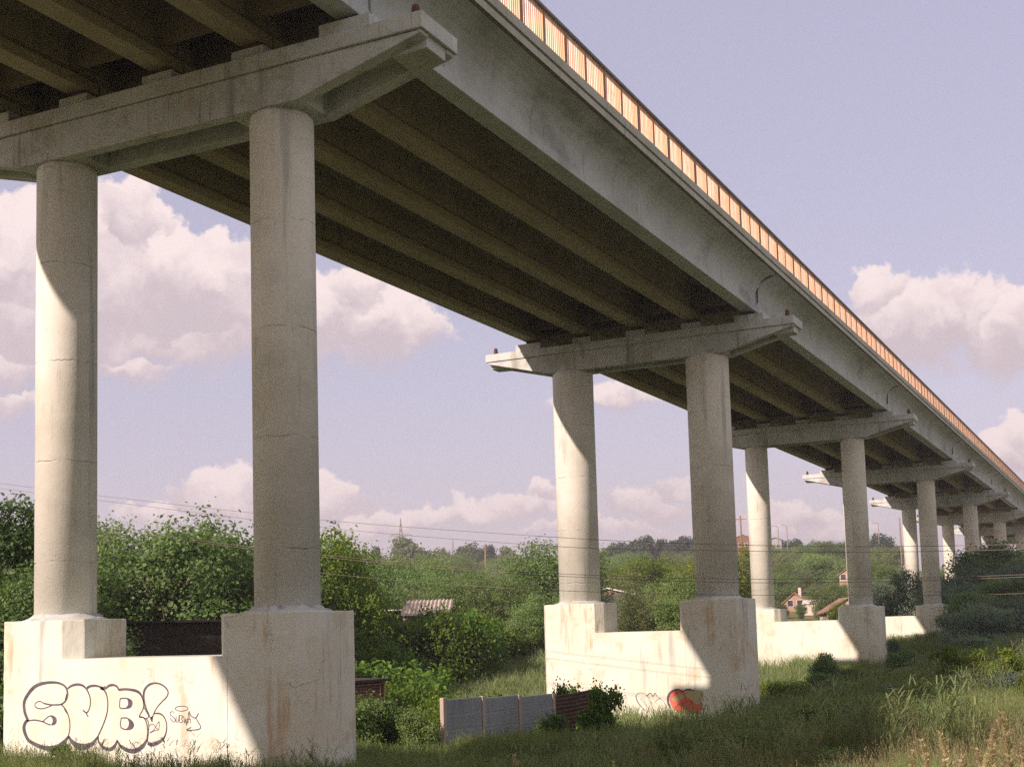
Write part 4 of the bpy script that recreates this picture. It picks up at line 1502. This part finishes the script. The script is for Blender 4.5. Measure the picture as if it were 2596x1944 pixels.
# shrubs on the slope and by the piers
SHRUBS = [
    ('olive', 2150, 1534, 140, 'low round bush before the dull pinkish roof', 0.7),
    ('olive', 1985, 1530, 205, 'round bush hiding the foot of the ochre gabled house', 0.8), ('ash', 2030, 1528, 200, 'green bush right below the ochre gable', 0.9), ('olive', 2075, 1532, 200, 'green bush below the white-roofed annexe', 0.8),
    ('big_willow', 2455, 1490, 118, 'silvery willow bush in front of the fourth pier column', 1.1), ('big_willow', 2480, 1415, 128, 'dark willow bush before the fifth pier columns', 1.4),
    ('big_willow', 2460, 1455, 124, 'dark willow bush left of the tall dark ones', 1.4), ('big_dark', 2495, 1375, 140, 'tallest dark bush standing before the fifth pier', 1.0),
    ('big_dark', 2555, 1400, 138, 'dark pointed bush near the right edge under the deck', 1.1), ('big_dark', 2600, 1410, 135, 'dark bush at the right edge under the deck', 1.3),
    ('big_willow', 2560, 1500, 96, 'blue-grey willow bush at the right edge', 1.6), ('big_willow', 2470, 1520, 92, 'blue-grey willow bush left of the right edge one', 1.5),
    ('big_willow', 2450, 1540, 98, 'grey-green willow bush beside the fourth pier block', 1.2), ('big_dark', 2600, 1470, 110, 'dark high bush behind the willows at the right edge', 1.6),
    ('big_dark', 2510, 1470, 112, 'dark high bush behind the blue-grey willows', 1.5), ('big_dark', 2475, 1500, 108, 'dark bush behind the fourth pier block', 1.3),
    ('big_willow', 2392, 1592, 84, 'thin willow bush in front of the shaded fourth block', 0.45), ('big_willow', 2268, 1606, 86, 'feathery bush before the white wall of the fourth pier', 0.55),
    ('big_dark', 2300, 1648, 76, 'wide dark bush between the third and fourth base blocks', 1.4), ('big_dark', 2370, 1652, 72, 'dark bush right of the wide one below the fourth pier', 1.3),
    ('big_dark', 2100, 1655, 72, 'pointed dark bush against the white wall of the third pier', 0.9), ('big_dark', 2150, 1692, 71, 'low dark bush beside the pointed one at the third pier', 1.2),
    ('big_dark', 2080, 1705, 66, 'low green bush in front of the third pier wall', 1.3), ('bush_fresh', 2010, 1720, 64, 'yellow-green low bush beside the second shaded block', 1.5),
    ('big_dark', 2215, 1700, 66, 'dark mound of brush below the third pier block', 1.5), ('big_willow', 2480, 1600, 70, 'grey brush on the slope at the right', 1.7), ('big_willow', 2580, 1600, 62, 'grey brush at the right edge of the slope', 1.8),
    ('bush_dark', 2400, 1690, 52, 'dark brush in the middle of the right slope', 1.6), ('bush', 2500, 1700, 46, 'dark brush behind the yellow-green saplings', 1.6),
    ('sapling', 2406, 1630, 36, 'bright green sapling, leftmost of the three on the slope', 1.3), ('sapling', 2490, 1640, 31, 'bright green sapling in the middle of the three on the slope', 1.1),
    ('sapling', 2541, 1638, 29, 'bright yellow-green sapling with the tallest sunlit top', 1.1), ('sapling', 2594, 1705, 26, 'yellow-green sapling at the right edge of the photo', 1.0),
    ('bush_willow', 2430, 1720, 35, 'grey-green bush below the three saplings', 1.0), ('bush', 2500, 1712, 36, 'green bush under the tallest sapling', 1.1), ('bush', 2560, 1722, 38, 'green bush under the edge sapling', 1.0),
    ('bush', 2330, 1750, 29, 'green bush left of the dark ones on the near slope', 1.0), ('sapling', 2320, 1800, 22, 'small green sapling inside the near slope grass', 1.2), ('sapling', 2410, 1765, 21, 'small bright sapling before the dark bushes', 1.3),
    ('ivy_bush', 165, 1882, 22.2, 'leafy vine climbing over the lower edge of the SUB graffiti', 0.85), ('ivy_bush', 40, 1915, 22.0, 'low leafy weed at the left foot of the graffiti wall', 1.2), ('ivy_bush', 110, 1925, 22.1, 'low leafy weed between the vine and the left corner', 1.1),
]
for key, px, py, dist, lab, wd in SHRUBS:
    nm = 'sapling' if key == 'sapling' else 'shrub'
    if key == 'ivy_bush':
        p = at_u(px, py, dist-0.2)
        plant(key, p.x, p.y, max(p.z-h1(p.x, p.y)+0.1, 0.5), lab, cat='shrub', name='climbing_weed', wide=wd, part=('foliage', 'stem'))
    else:
        plant_px(key, px, py, dist, lab, wide=wd, name=nm, cat=nm, part=('foliage', 'stem'))

rw = random.Random(21)
wk = 0
while wk < 48:
    a, dist = R(rw.uniform(-19, -4.6)), 13+58*rw.random()**1.2
    x, y = dist*math.sin(a), dist*math.cos(a)
    if in_pier(np.array([x]), np.array([y]), 0.6)[0] or x < -19:
        continue
    kx = rw.choice(['bush', 'bush_dark', 'bush_willow'] if dist < 34 else ['bush', 'bush', 'bush_fresh', 'bush_willow'])
    if dist < 24 and x > -3.2:
        continue
    hue = {'bush': 'green', 'bush_dark': 'dark green', 'bush_fresh': 'bright green', 'bush_willow': 'grey-green'}[kx]
    plant(kx, x, y, rw.uniform(0.45, 0.8)*(0.75+dist/90), hue+' weed bush among the grass of the right slope', cat='weed', name='weed_bush', group=hue+' weed bushes on the right slope', wide=rw.uniform(0.9, 1.6), part=('foliage', 'stem'))
    wk += 1

# ------------------------------------------------------------------ slab fence, garage, sheds
e = Vector((0.19, 0.98, 0)).normalized()          # along the fence, away from the camera
nf = Vector((e.y, -e.x, 0))                       # its face towards the camera
f0 = at(800+693/2.145, 1772, 38)
ang = math.atan2(e.y, e.x)
froot = empty('slab_fence', (f0.x, f0.y, 0), ang)
tag(froot, 'grey concrete slab fence of three bays with posts, in front of the second pier', 'fence')
PL = 1.83
tops = [1.00, 0.94, 0.87, 0.79]
def rough_slab(x0, x1, z0, z1):
    mb = MB()
    rng = random.Random(int(x0*100+z0*37))
    mb.box(x0, x1, -0.03, 0.03, z0, z1)
    for k_ in range(13):           # raised courses of the cast stone pattern
        za = z0+0.02+(z1-z0-0.04)*k_/13
        zb_ = za+(z1-z0-0.04)/13*0.82
        xx = x0+0.03
        while xx < x1-0.08:
            wdt = min(rng.uniform(0.16, 0.42), x1-0.03-xx)
            mb.box(xx, xx+wdt-0.012, -0.030-rng.uniform(0.004, 0.013), -0.028, za, zb_)
            xx += wdt
    return mb
for b_ in range(3):
    zt = tops[b_]
    for r_ in range(4):
        z1 = zt-0.03-0.44*r_
        rough_slab(b_*PL+0.06, (b_+1)*PL-0.06, z1-0.43, z1).build('slab', M['fence'], froot)
for b_ in range(4):
    p_ = MB()
    p_.prism([(b_*PL-0.075, -0.07), (b_*PL+0.075, -0.07), (b_*PL+0.075, 0.07), (b_*PL-0.075, 0.07)], -1.4, tops[b_]+0.04, 'z')
    p_.build('fence_post', M['fencepost'], froot, bevel=0.012)
for b_, (dz, a_) in enumerate(((0.76, 0.0), (0.80, R(9)))):
    c_ = MB()
    n_ = 46
    x0 = 3*PL+0.08+b_*1.38
    ht = 1.9
    # horizontally ribbed sheet: profile in z, run along x
    prof = [(0.012*math.sin(i*1.57), dz-ht+ht*i/60) for i in range(61)]
    o_ = len(c_.v)
    for (yy, zz) in prof:
        c_.v += [(x0, yy-0.004, zz), (x0+1.36, yy-0.004+1.36*math.sin(a_)*0.3, zz+(0.05 if b_ else 0.02))]
    for i in range(60):
        c_.f.append((o_+2*i, o_+2*i+1, o_+2*i+3, o_+2*i+2))
    for (yy, zz) in prof:
        c_.v += [(x0, yy+0.004, zz), (x0+1.36, yy+0.004+1.36*math.sin(a_)*0.3, zz+(0.05 if b_ else 0.02))]
    for i in range(60):
        q_ = o_+122
        c_.f.append((q_+2*i, q_+2*i+2, q_+2*i+3, q_+2*i+1))
    so_ = c_.build('metal_sheet_fence', M['dark_sheet'], None, (f0.x, f0.y, 0), rotz=ang)
    tag(so_, ['brown ribbed metal sheet standing next to the slab fence', 'darker metal sheet at the far end of the fence line, under the ivy'][b_], 'fence')
# ivy on the fence ends
for (px, py, dist, lab, wd) in [(1432, 1726, 44.6, 'rounded ivy clump rising behind the brown metal sheets', 0.5), (1522, 1730, 42.6, 'thick ivy column climbing over the far end of the metal fence', 0.55)]:
    plant_px('ivy_bush', px, py, dist, lab, wide=wd, name='ivy_clump', cat='ivy', part=('foliage', 'stem'))
for (px, py, dist, lab, wd) in [(1395, 1810, 40.5, 'leafy weed growing in front of the last fence bay', 0.9), (1420, 1845, 41, 'leafy weed before the brown metal sheet', 0.9),
                                (925, 1770, 37, 'tall leafy weed before the brick garage', 1.0), (985, 1790, 38, 'leafy weed right of the brick garage corner', 1.1), (1050, 1800, 37, 'leafy weed left of the fence end post', 1.0),
                                (1560, 1835, 46, 'sunlit weed at the foot of the ivy column', 0.9)]:
    plant_px('bush', px, py, dist, lab, wide=wd*0.8, name='leafy_weed', cat='weed', part=('foliage', 'stem'))
for (px, py, dist, lab, wd) in [(1050, 1728, 52, 'dark ivy hump between the garage and the fence', 0.65), (1180, 1764, 50, 'low ivy hump directly behind the slab fence', 0.9), (1000, 1735, 48, 'bright ivy thicket against the garage side', 0.75), (1290, 1766, 48, 'low ivy behind the right bays of the fence', 1.3), (1110, 1775, 44, 'ivy thicket touching the left end of the fence', 0.7), (985, 1680, 58, 'dark bush behind the brick garage', 1.2)]:
    plant_px('bramble', px, py, dist, lab, wide=wd, name='ivy_thicket', cat='ivy', part=('foliage', 'stem'))

# brick garage
g0 = at(974, 1722, 45)
gr = empty('brick_garage', (g0.x, g0.y, -1.3), ang)
tag(gr, 'brown brick garage with a rusty angle-iron frame, right of the shaded base block', 'garage')
Hh = g0.z+1.3
b = MB(); b.box(-5.5, -0.06, 0.05, 3.2, 0, Hh-0.06); b.build('wall', M['brick'], gr)
b = MB()
b.box(-5.7, 0.12, -0.22, 3.4, Hh-0.05, Hh+0.05)
b.build('roof', M['tar_roof'], gr)
b = MB()
for zz in (Hh-0.13, Hh-0.62, Hh-1.12, Hh-1.6):
    b.box(-5.5, -0.05, -0.01, 0.045, zz-0.025, zz+0.025)
b.box(-0.06, 0.0, -0.03, 0.05, 0, Hh-0.1)
b.box(-0.26, -0.21, -0.035, -0.011, 0.4, Hh-0.2)
for xx in (-1.9, -3.7):
    b.box(xx-0.03, xx+0.03, -0.03, -0.011, 0, Hh-0.1)
b.build('angle_iron_frame', M['rust_frame'], gr)

# dark shed between the blocks, its shadow side painted near-black
s0 = at(318, 1578, 50)
sr = empty('dark_shed', (s0.x, s0.y, -1.2), R(62))
tag(sr, 'dark shed seen between the two base blocks of the nearest pier', 'shed')
Hh = s0.z+1.2
b = MB(); b.prism([(0.3, 0), (5, 0), (5, Hh-0.75), (0.3, Hh-0.06)], -1.2, 6.2, 'x'); b.build('wall', M['shed_board'], sr)
b = MB()
b.prism([(0.1, Hh-0.04), (5.3, Hh-0.80), (5.3, Hh-0.72), (0.1, Hh+0.05)], -1.4, 6.4, 'x')
b.build('roof', M['tar_roof'], sr)
b = MB(); b.box(-0.7, 0.25, 0.25, 0.31, Hh-1.75, Hh-0.8); wn = b.build('window', M['window'], sr)
b = MB()
for (x0, x1, z0, z1) in ((-0.78, -0.70, -1.83, -0.72), (0.25, 0.33, -1.83, -0.72), (-0.70, 0.25, -0.80, -0.72), (-0.70, 0.25, -1.83, -1.75)):
    b.box(x0, x1, 0.22, 0.31, Hh+z0, Hh+z1)
b.build('frame', M['plaster'], wn)
# brick shed at the left edge
s1 = at(30, 1700, 41)
sr = empty('brick_shed', (s1.x, s1.y, -1.0), R(75))
tag(sr, 'dark brown brick shed just showing at the left edge beside the graffiti wall', 'shed')
b = MB(); b.box(-6, 0.25, 0, 3, 0, s1.z+1.0); b.build('wall', M['brick'], sr)
b = MB(); b.box(-6.2, 0.4, -0.2, 3.2, s1.z+1.002, s1.z+1.10); b.build('roof', M['tar_roof'], sr)
b = MB(); b.box(-6, 0.24, -0.04, -0.002, s1.z+0.2, s1.z+0.27); b.build('metal_strip', M['rust_frame'], sr)

# overgrown shed with a corrugated roof
def corrugated(w, d, pitch, amp, th):
    mb = MB()
    n = int(w/pitch*4)
    o = 0
    for k_, dz in ((0, 0), (1, th)):
        for i in range(n+1):
            z = amp*math.sin(i*math.pi/2)+dz
            mb.v += [(w*i/n, 0, z), (w*i/n, d, z)]
    for i in range(n):
        mb.f.append((2*i, 2*i+1, 2*i+3, 2*i+2))
        q = 2*(n+1)
        mb.f.append((q+2*i, q+2*i+2, q+2*i+3, q+2*i+1))
    return mb


m0 = at(800+455/2.145, 1172+835/2.145, 80)
mr = empty('overgrown_shed', (m0.x, m0.y, h1(m0.x, m0.y)-0.2), R(26))
tag(mr, 'low shed with a pale corrugated roof, half buried under ivy behind the field', 'shed')
Hm = m0.z-mr.location.z
b = MB(); b.box(0.2, 3.2, 0.15, 3.0, 0, Hm-0.02); b.build('wall', M['plaster'], mr)
rf = corrugated(3.1, 3.6, 0.24, 0.05, 0.02).build('roof', M['asbestos'], mr, (0.1, -0.15, Hm))
rf.rotation_euler.x = R(16)
b = MB(); b.box(-1.4, 0.1, 0.6, 3.2, Hm+0.35, Hm+0.42); b.build('side_roof', M['metal_white'], mr)
IVY = [(960, 1578, 84, 'ivy hump left of the corrugated shed roof', 1.5), (1005, 1566, 77, 'ivy hump below the left end of the corrugated roof', 1.7), (1062, 1568, 77, 'ivy hump covering the front of the overgrown shed', 1.7), (1118, 1562, 78, 'ivy hump under the right end of the corrugated roof', 1.6),
       (1160, 1562, 86, 'ivy hump right of the corrugated roof', 1.6), (1200, 1575, 88, 'large ivy mound at the middle of the thicket', 1.8), (1240, 1600, 92, 'ivy mound with dead twigs at the right of the thicket', 1.7), (1030, 1628, 86, 'low front ivy mound at the left of the field', 1.8), (1110, 1636, 90, 'low front ivy mound in the middle of the thicket', 1.9),
       (1190, 1632, 91, 'low front ivy mound towards the right of the thicket', 1.8), (1265, 1640, 93, 'low ivy mound tapering into the field', 1.4), (940, 1640, 72, 'dark ivy mound beside the shaded base block', 1.8), (900, 1600, 78, 'ivy mound hidden partly by the shaded base block', 1.8), (1330, 1600, 90, 'dark thicket at the foot of the trees beside the second pier', 1.5)]
for px, py, dist, lab, wd in IVY:
    plant_px('ivy_hill', px, py, dist, lab, wide=wd*0.54, name='ivy_mound', cat='ivy', part=('foliage', 'stem'))


# houses on the slope
def house(px, py, dist, w, d, wallh, roofh, rz, label, wmat, rmat, chimney=True, name='house'):
    p = at(px, py, dist)          # ridge
    base = p.z-roofh-wallh
    root = empty(name, (p.x, p.y, base), rz)
    tag(root, label, 'house')
    b = MB()
    b.prism([(-w/2, -3), (w/2, -3), (w/2, wallh), (0, wallh+roofh-0.06), (-w/2, wallh)], -d/2, d/2, 'y')
    b.build('wall', M[wmat], root)
    b = MB()
    ov, th = 0.35, 0.14
    sl = roofh/(w/2)
    for s in (1, -1):
        pr = [(0, wallh+roofh), (s*(w/2+ov), wallh-ov*sl), (s*(w/2+ov), wallh-ov*sl+th), (0, wallh+roofh+th)]
        b.prism(pr, -d/2-0.3, d/2+0.3, 'y')
    rf = b.build('roof', M[rmat], root)
    if chimney:
        b = MB(); b.box(0.5, 1.0, -0.3, 0.3, wallh+roofh*0.6, wallh+roofh+0.9); b.build('chimney', M['plaster'], rf)
    for sx in (-0.22, 0.22):
        b = MB(); b.box(w*sx-0.45, w*sx+0.45, -d/2-0.03, -d/2+0.02, wallh*0.4, wallh*0.4+1.0); wn = b.build('window', M['window'], root)
        b = MB()
        for (a0, a1, c0, c1) in ((-0.55, -0.45, -0.1, 1.1), (0.45, 0.55, -0.1, 1.1), (-0.45, 0.45, 1.0, 1.1), (-0.45, 0.45, -0.1, 0.0)):
            b.box(w*sx+a0, w*sx+a1, -d/2-0.06, -d/2+0.02, wallh*0.4+c0, wallh*0.4+c1)
        b.build('frame', M['plaster'], wn)
    return root


house(1696+545/1.7033, 972+905/1.7033, 225, 3.6, 7, 1.2, 1.5, R(12), 'ochre gabled house seen between the third pier columns', 'house_orange', 'house_roof')
b = MB(); p = at(1696+645/1.7033, 972+943/1.7033, 215)
lr = empty('low_annexe', (p.x, p.y, p.z-2.4), R(8)); tag(lr, 'low white-roofed annexe beside the ochre gabled house', 'annexe')
b.box(-2.4, 2.4, 0, 3, -2, 2.2); b.build('wall', M['plaster'], lr)
b = MB(); b.prism([(-0.3, 2.15), (3.3, 2.75), (3.3, 2.85), (-0.3, 2.25)], -2.6, 2.6, 'x'); b.build('roof', M['metal_white'], lr)
house(1696+752/1.7033, 972+930/1.7033, 150, 4.6, 6, 2.0, 1.4, R(20), 'house with a dull pinkish roof beside the shaded column of the third pier', 'plaster', 'house_roof', False)
house(1696+775/1.7033, 972+803/1.7033, 240, 2.6, 4, 1.6, 0.9, R(0), 'small orange house high on the slope behind the third pier', 'house_orange', 'house_roof', False)
house(800+1245/2.145, 1172+705/2.145, 150, 4.6, 6.5, 2.1, 1.9, R(60), 'tan gabled roof among trees left of the thick sunlit column', 'plaster', 'asbestos', False)
house(800+1590/2.145, 1172+690/2.145, 135, 5.0, 5, 2.6, 0.6, R(20), 'flat white-roofed house just right of the thick sunlit column', 'house_roof', 'metal_white', False)
house(800+1625/2.145, 1172+722/2.145, 125, 3.6, 4.2, 2.0, 1.1, R(60), 'small shed with a tan roof before the white-roofed house', 'plaster', 'asbestos', False)
house(1696+322/1.7033, 972+655/1.7033, 440, 4.6, 6, 5, 0.8, R(10), 'brown building on the ridge left of the third sunlit column', 'brick', 'house_roof', False)
house(1696+460/1.7033, 972+668/1.7033, 445, 4.6, 6, 4, 0.8, R(10), 'grey building on the ridge right of the third sunlit column', 'fence', 'tar_roof', False)
house(2128, 1384, 440, 3.2, 4, 3, 0.8, R(10), 'pale house among the dark ridge trees left of the shaded third column', 'plaster', 'house_roof', False)


# ------------------------------------------------------------------ poles, pylons, wires
def pylon(px, py, dist, H, label, arms=True):
    p = at(px, py, dist)
    zb = p.z-H
    root = empty('lattice_pylon', (p.x, p.y, zb), R(25))
    tag(root, label, 'pylon')
    b = MB()
    w0, w1 = H*0.085, H*0.022

    def hw(z):
        return w0+(w1-w0)*min(z/(H*0.72), 1) if z < H*0.72 else w1*(1-(z-H*0.72)/(H*0.28))+0.02
    lv = [0, 0.14, 0.27, 0.39, 0.50, 0.60, 0.68, 0.76, 0.84, 0.92, 1.0]
    rr = max(0.07, H*0.0035)
    for a, c in zip(lv[:-1], lv[1:]):
        ha, hc = hw(a*H), hw(c*H)
        cs = [(-1, -1), (1, -1), (1, 1), (-1, 1)]
        for k_ in range(4):
            (x0, y0), (x1, y1) = cs[k_], cs[(k_+1) % 4]
            b.tube([(x0*ha, y0*ha, a*H), (x0*hc, y0*hc, c*H)], rr, 4)
            b.tube([(x0*ha, y0*ha, a*H), (x1*hc, y1*hc, c*H)], rr*0.7, 4)
            b.tube([(x1*ha, y1*ha, a*H), (x0*hc, y0*hc, c*H)], rr*0.7, 4)
    b.build('tower', M['steel_lattice'], root)
    if arms:
        for zf, ln in ((0.72, 0.17), (0.54, 0.22)):
            for s in (-1, 1):
                b = MB()
                h_ = hw(zf*H)
                b.tube([(s*h_, 0, zf*H), (s*ln*H, 0, zf*H+0.01*H)], rr, 4)
                b.tube([(s*h_, 0, zf*H+0.045*H), (s*ln*H, 0, zf*H+0.012*H)], rr, 4)
                b.tube([(s*ln*H, 0, zf*H), (s*ln*H, 0, zf*H-0.05*H)], rr*0.8, 4)
                b.build('cross_arm', M['steel_lattice'], root)


pylon(1015.5, 1313, 520, 26, 'lattice power pylon standing on the skyline above the slope')
pylon(1148, 1366, 800, 26, 'smaller far lattice pylon on the skyline right of the first')


def pole(px, py, dist, H, r_, name, label, mat, arm=None):
    p = at(px, py, dist)
    root = empty(name, (p.x, p.y, p.z-H), 0)
    tag(root, label, 'pole' if arm != 'lamp' else 'street lamp')
    b = MB()
    b.tube([(0, 0, -0.5), (0, 0, H)], [r_*1.2, r_*0.8], 8)
    b.build('shaft', M[mat], root, smooth=True)
    if arm == 'lamp':
        b = MB(); b.tube([(0, 0, H-0.1), (-0.8, 0, H+0.35), (-2.2, 0, H+0.5)], r_*0.6, 6); ar = b.build('arm', M[mat], root)
        b = MB(); b.box(-2.9, -2.1, -0.16, 0.16, H+0.42, H+0.58); b.build('lamp_head', M['plaster'], root)
    if arm == 'cross':
        b = MB(); b.box(-0.9, 0.9, -0.07, 0.07, H-0.7, H-0.55); ar = b.build('cross_arm', M[mat], root)
        b = MB()
        for xx in (-0.8, 0.8, 0.3):
            b.tube([(xx, 0, H-0.55), (xx, 0, H-0.3)], 0.05, 6)
        b.build('insulator', M['plaster'], ar)
    return root


pole(1696+308/1.7033, 972+570/1.7033, 230, 11, 0.17, 'utility_pole', 'brown wooden utility pole left of the third sunlit column', 'wood', 'cross')
pole(1230, 1382, 330, 9, 0.25, 'utility_pole', 'short brown pole against the dark skyline tree', 'wood')
pole(1696+995/1.7033, 972+580/1.7033, 300, 14, 0.2, 'lamp_mast', 'thin dark mast beside the fourth sunlit column', 'steel_lattice')
for px, py, lab in ((1696+470/1.7033, 972+618/1.7033, 'street lamp on the ridge, left of a pair beside the third sunlit column'), (1696+508/1.7033, 972+615/1.7033, 'street lamp on the ridge, right of a pair beside the third sunlit column'), (1696+903/1.7033, 972+605/1.7033, 'street lamp on the ridge above the dark ridge trees by the fourth pier')):
    pole(px, py, 440, 12, 0.16, 'street_lamp', lab, 'steel_lattice', 'lamp')


def wire(pts, label, r_=0.009):
    P = smooth_line([Vector(p) for p in pts], 8)
    b = MB()
    b.tube(P, r_, 5)
    o = b.build('power_line', M['wire'])
    tag(o, label, 'wire', 'overhead wires under the viaduct')


def wpts(px, u=44):
    return [at_u(x, y, u) for x, y in px]


wire(wpts([(-160, 1206), (0, 1225), (250, 1256), (809, 1317), (1418, 1362), (1761, 1378), (2142, 1385), (2507, 1381), (2760, 1370)]), 'topmost overhead wire, sagging across the whole view')
wire(wpts([(-160, 1219), (0, 1238), (250, 1268), (809, 1336), (1418, 1385), (1761, 1394), (2142, 1399), (2507, 1394), (2760, 1384)]), 'second overhead wire, just under the topmost one')
wire(wpts([(-160, 1265), (0, 1285), (85, 1299), (480, 1366), (1000, 1424), (1422, 1454), (1872, 1467), (2300, 1465), (2596, 1456), (2760, 1449)]), 'upper wire of the low bright pair crossing the column feet')
wire(wpts([(-160, 1270), (0, 1290), (85, 1304), (480, 1371), (1000, 1430), (1422, 1460), (1872, 1476), (2300, 1472), (2596, 1462), (2760, 1455)]), 'lower wire of the low bright pair crossing the column feet')
wire(wpts([(700, 1440), (1000, 1470), (1359, 1494), (1764, 1506), (2142, 1509), (2400, 1508), (2760, 1500)]), 'lowest overhead wire, just above the base blocks', 0.008)


# ------------------------------------------------------------------ air
mt, t, out = new_mat('haze_air')
pv = t.n('ShaderNodeVolumePrincipled')
pv.inputs['Color'].default_value = (0.86, 0.87, 0.95, 1)
pv.inputs['Density'].default_value = 0.00048
pv.inputs['Anisotropy'].default_value = 0.2
t.L(pv.outputs[0], out.inputs['Volume'])
mb = MB()
zs = [v.co.z for v in ground.data.vertices]
mb.box(-1700, 1700, -480, 2500, min(zs)-3.0, 110)
hzb = mb.build('haze', mt)
tag(hzb, kind='stuff')
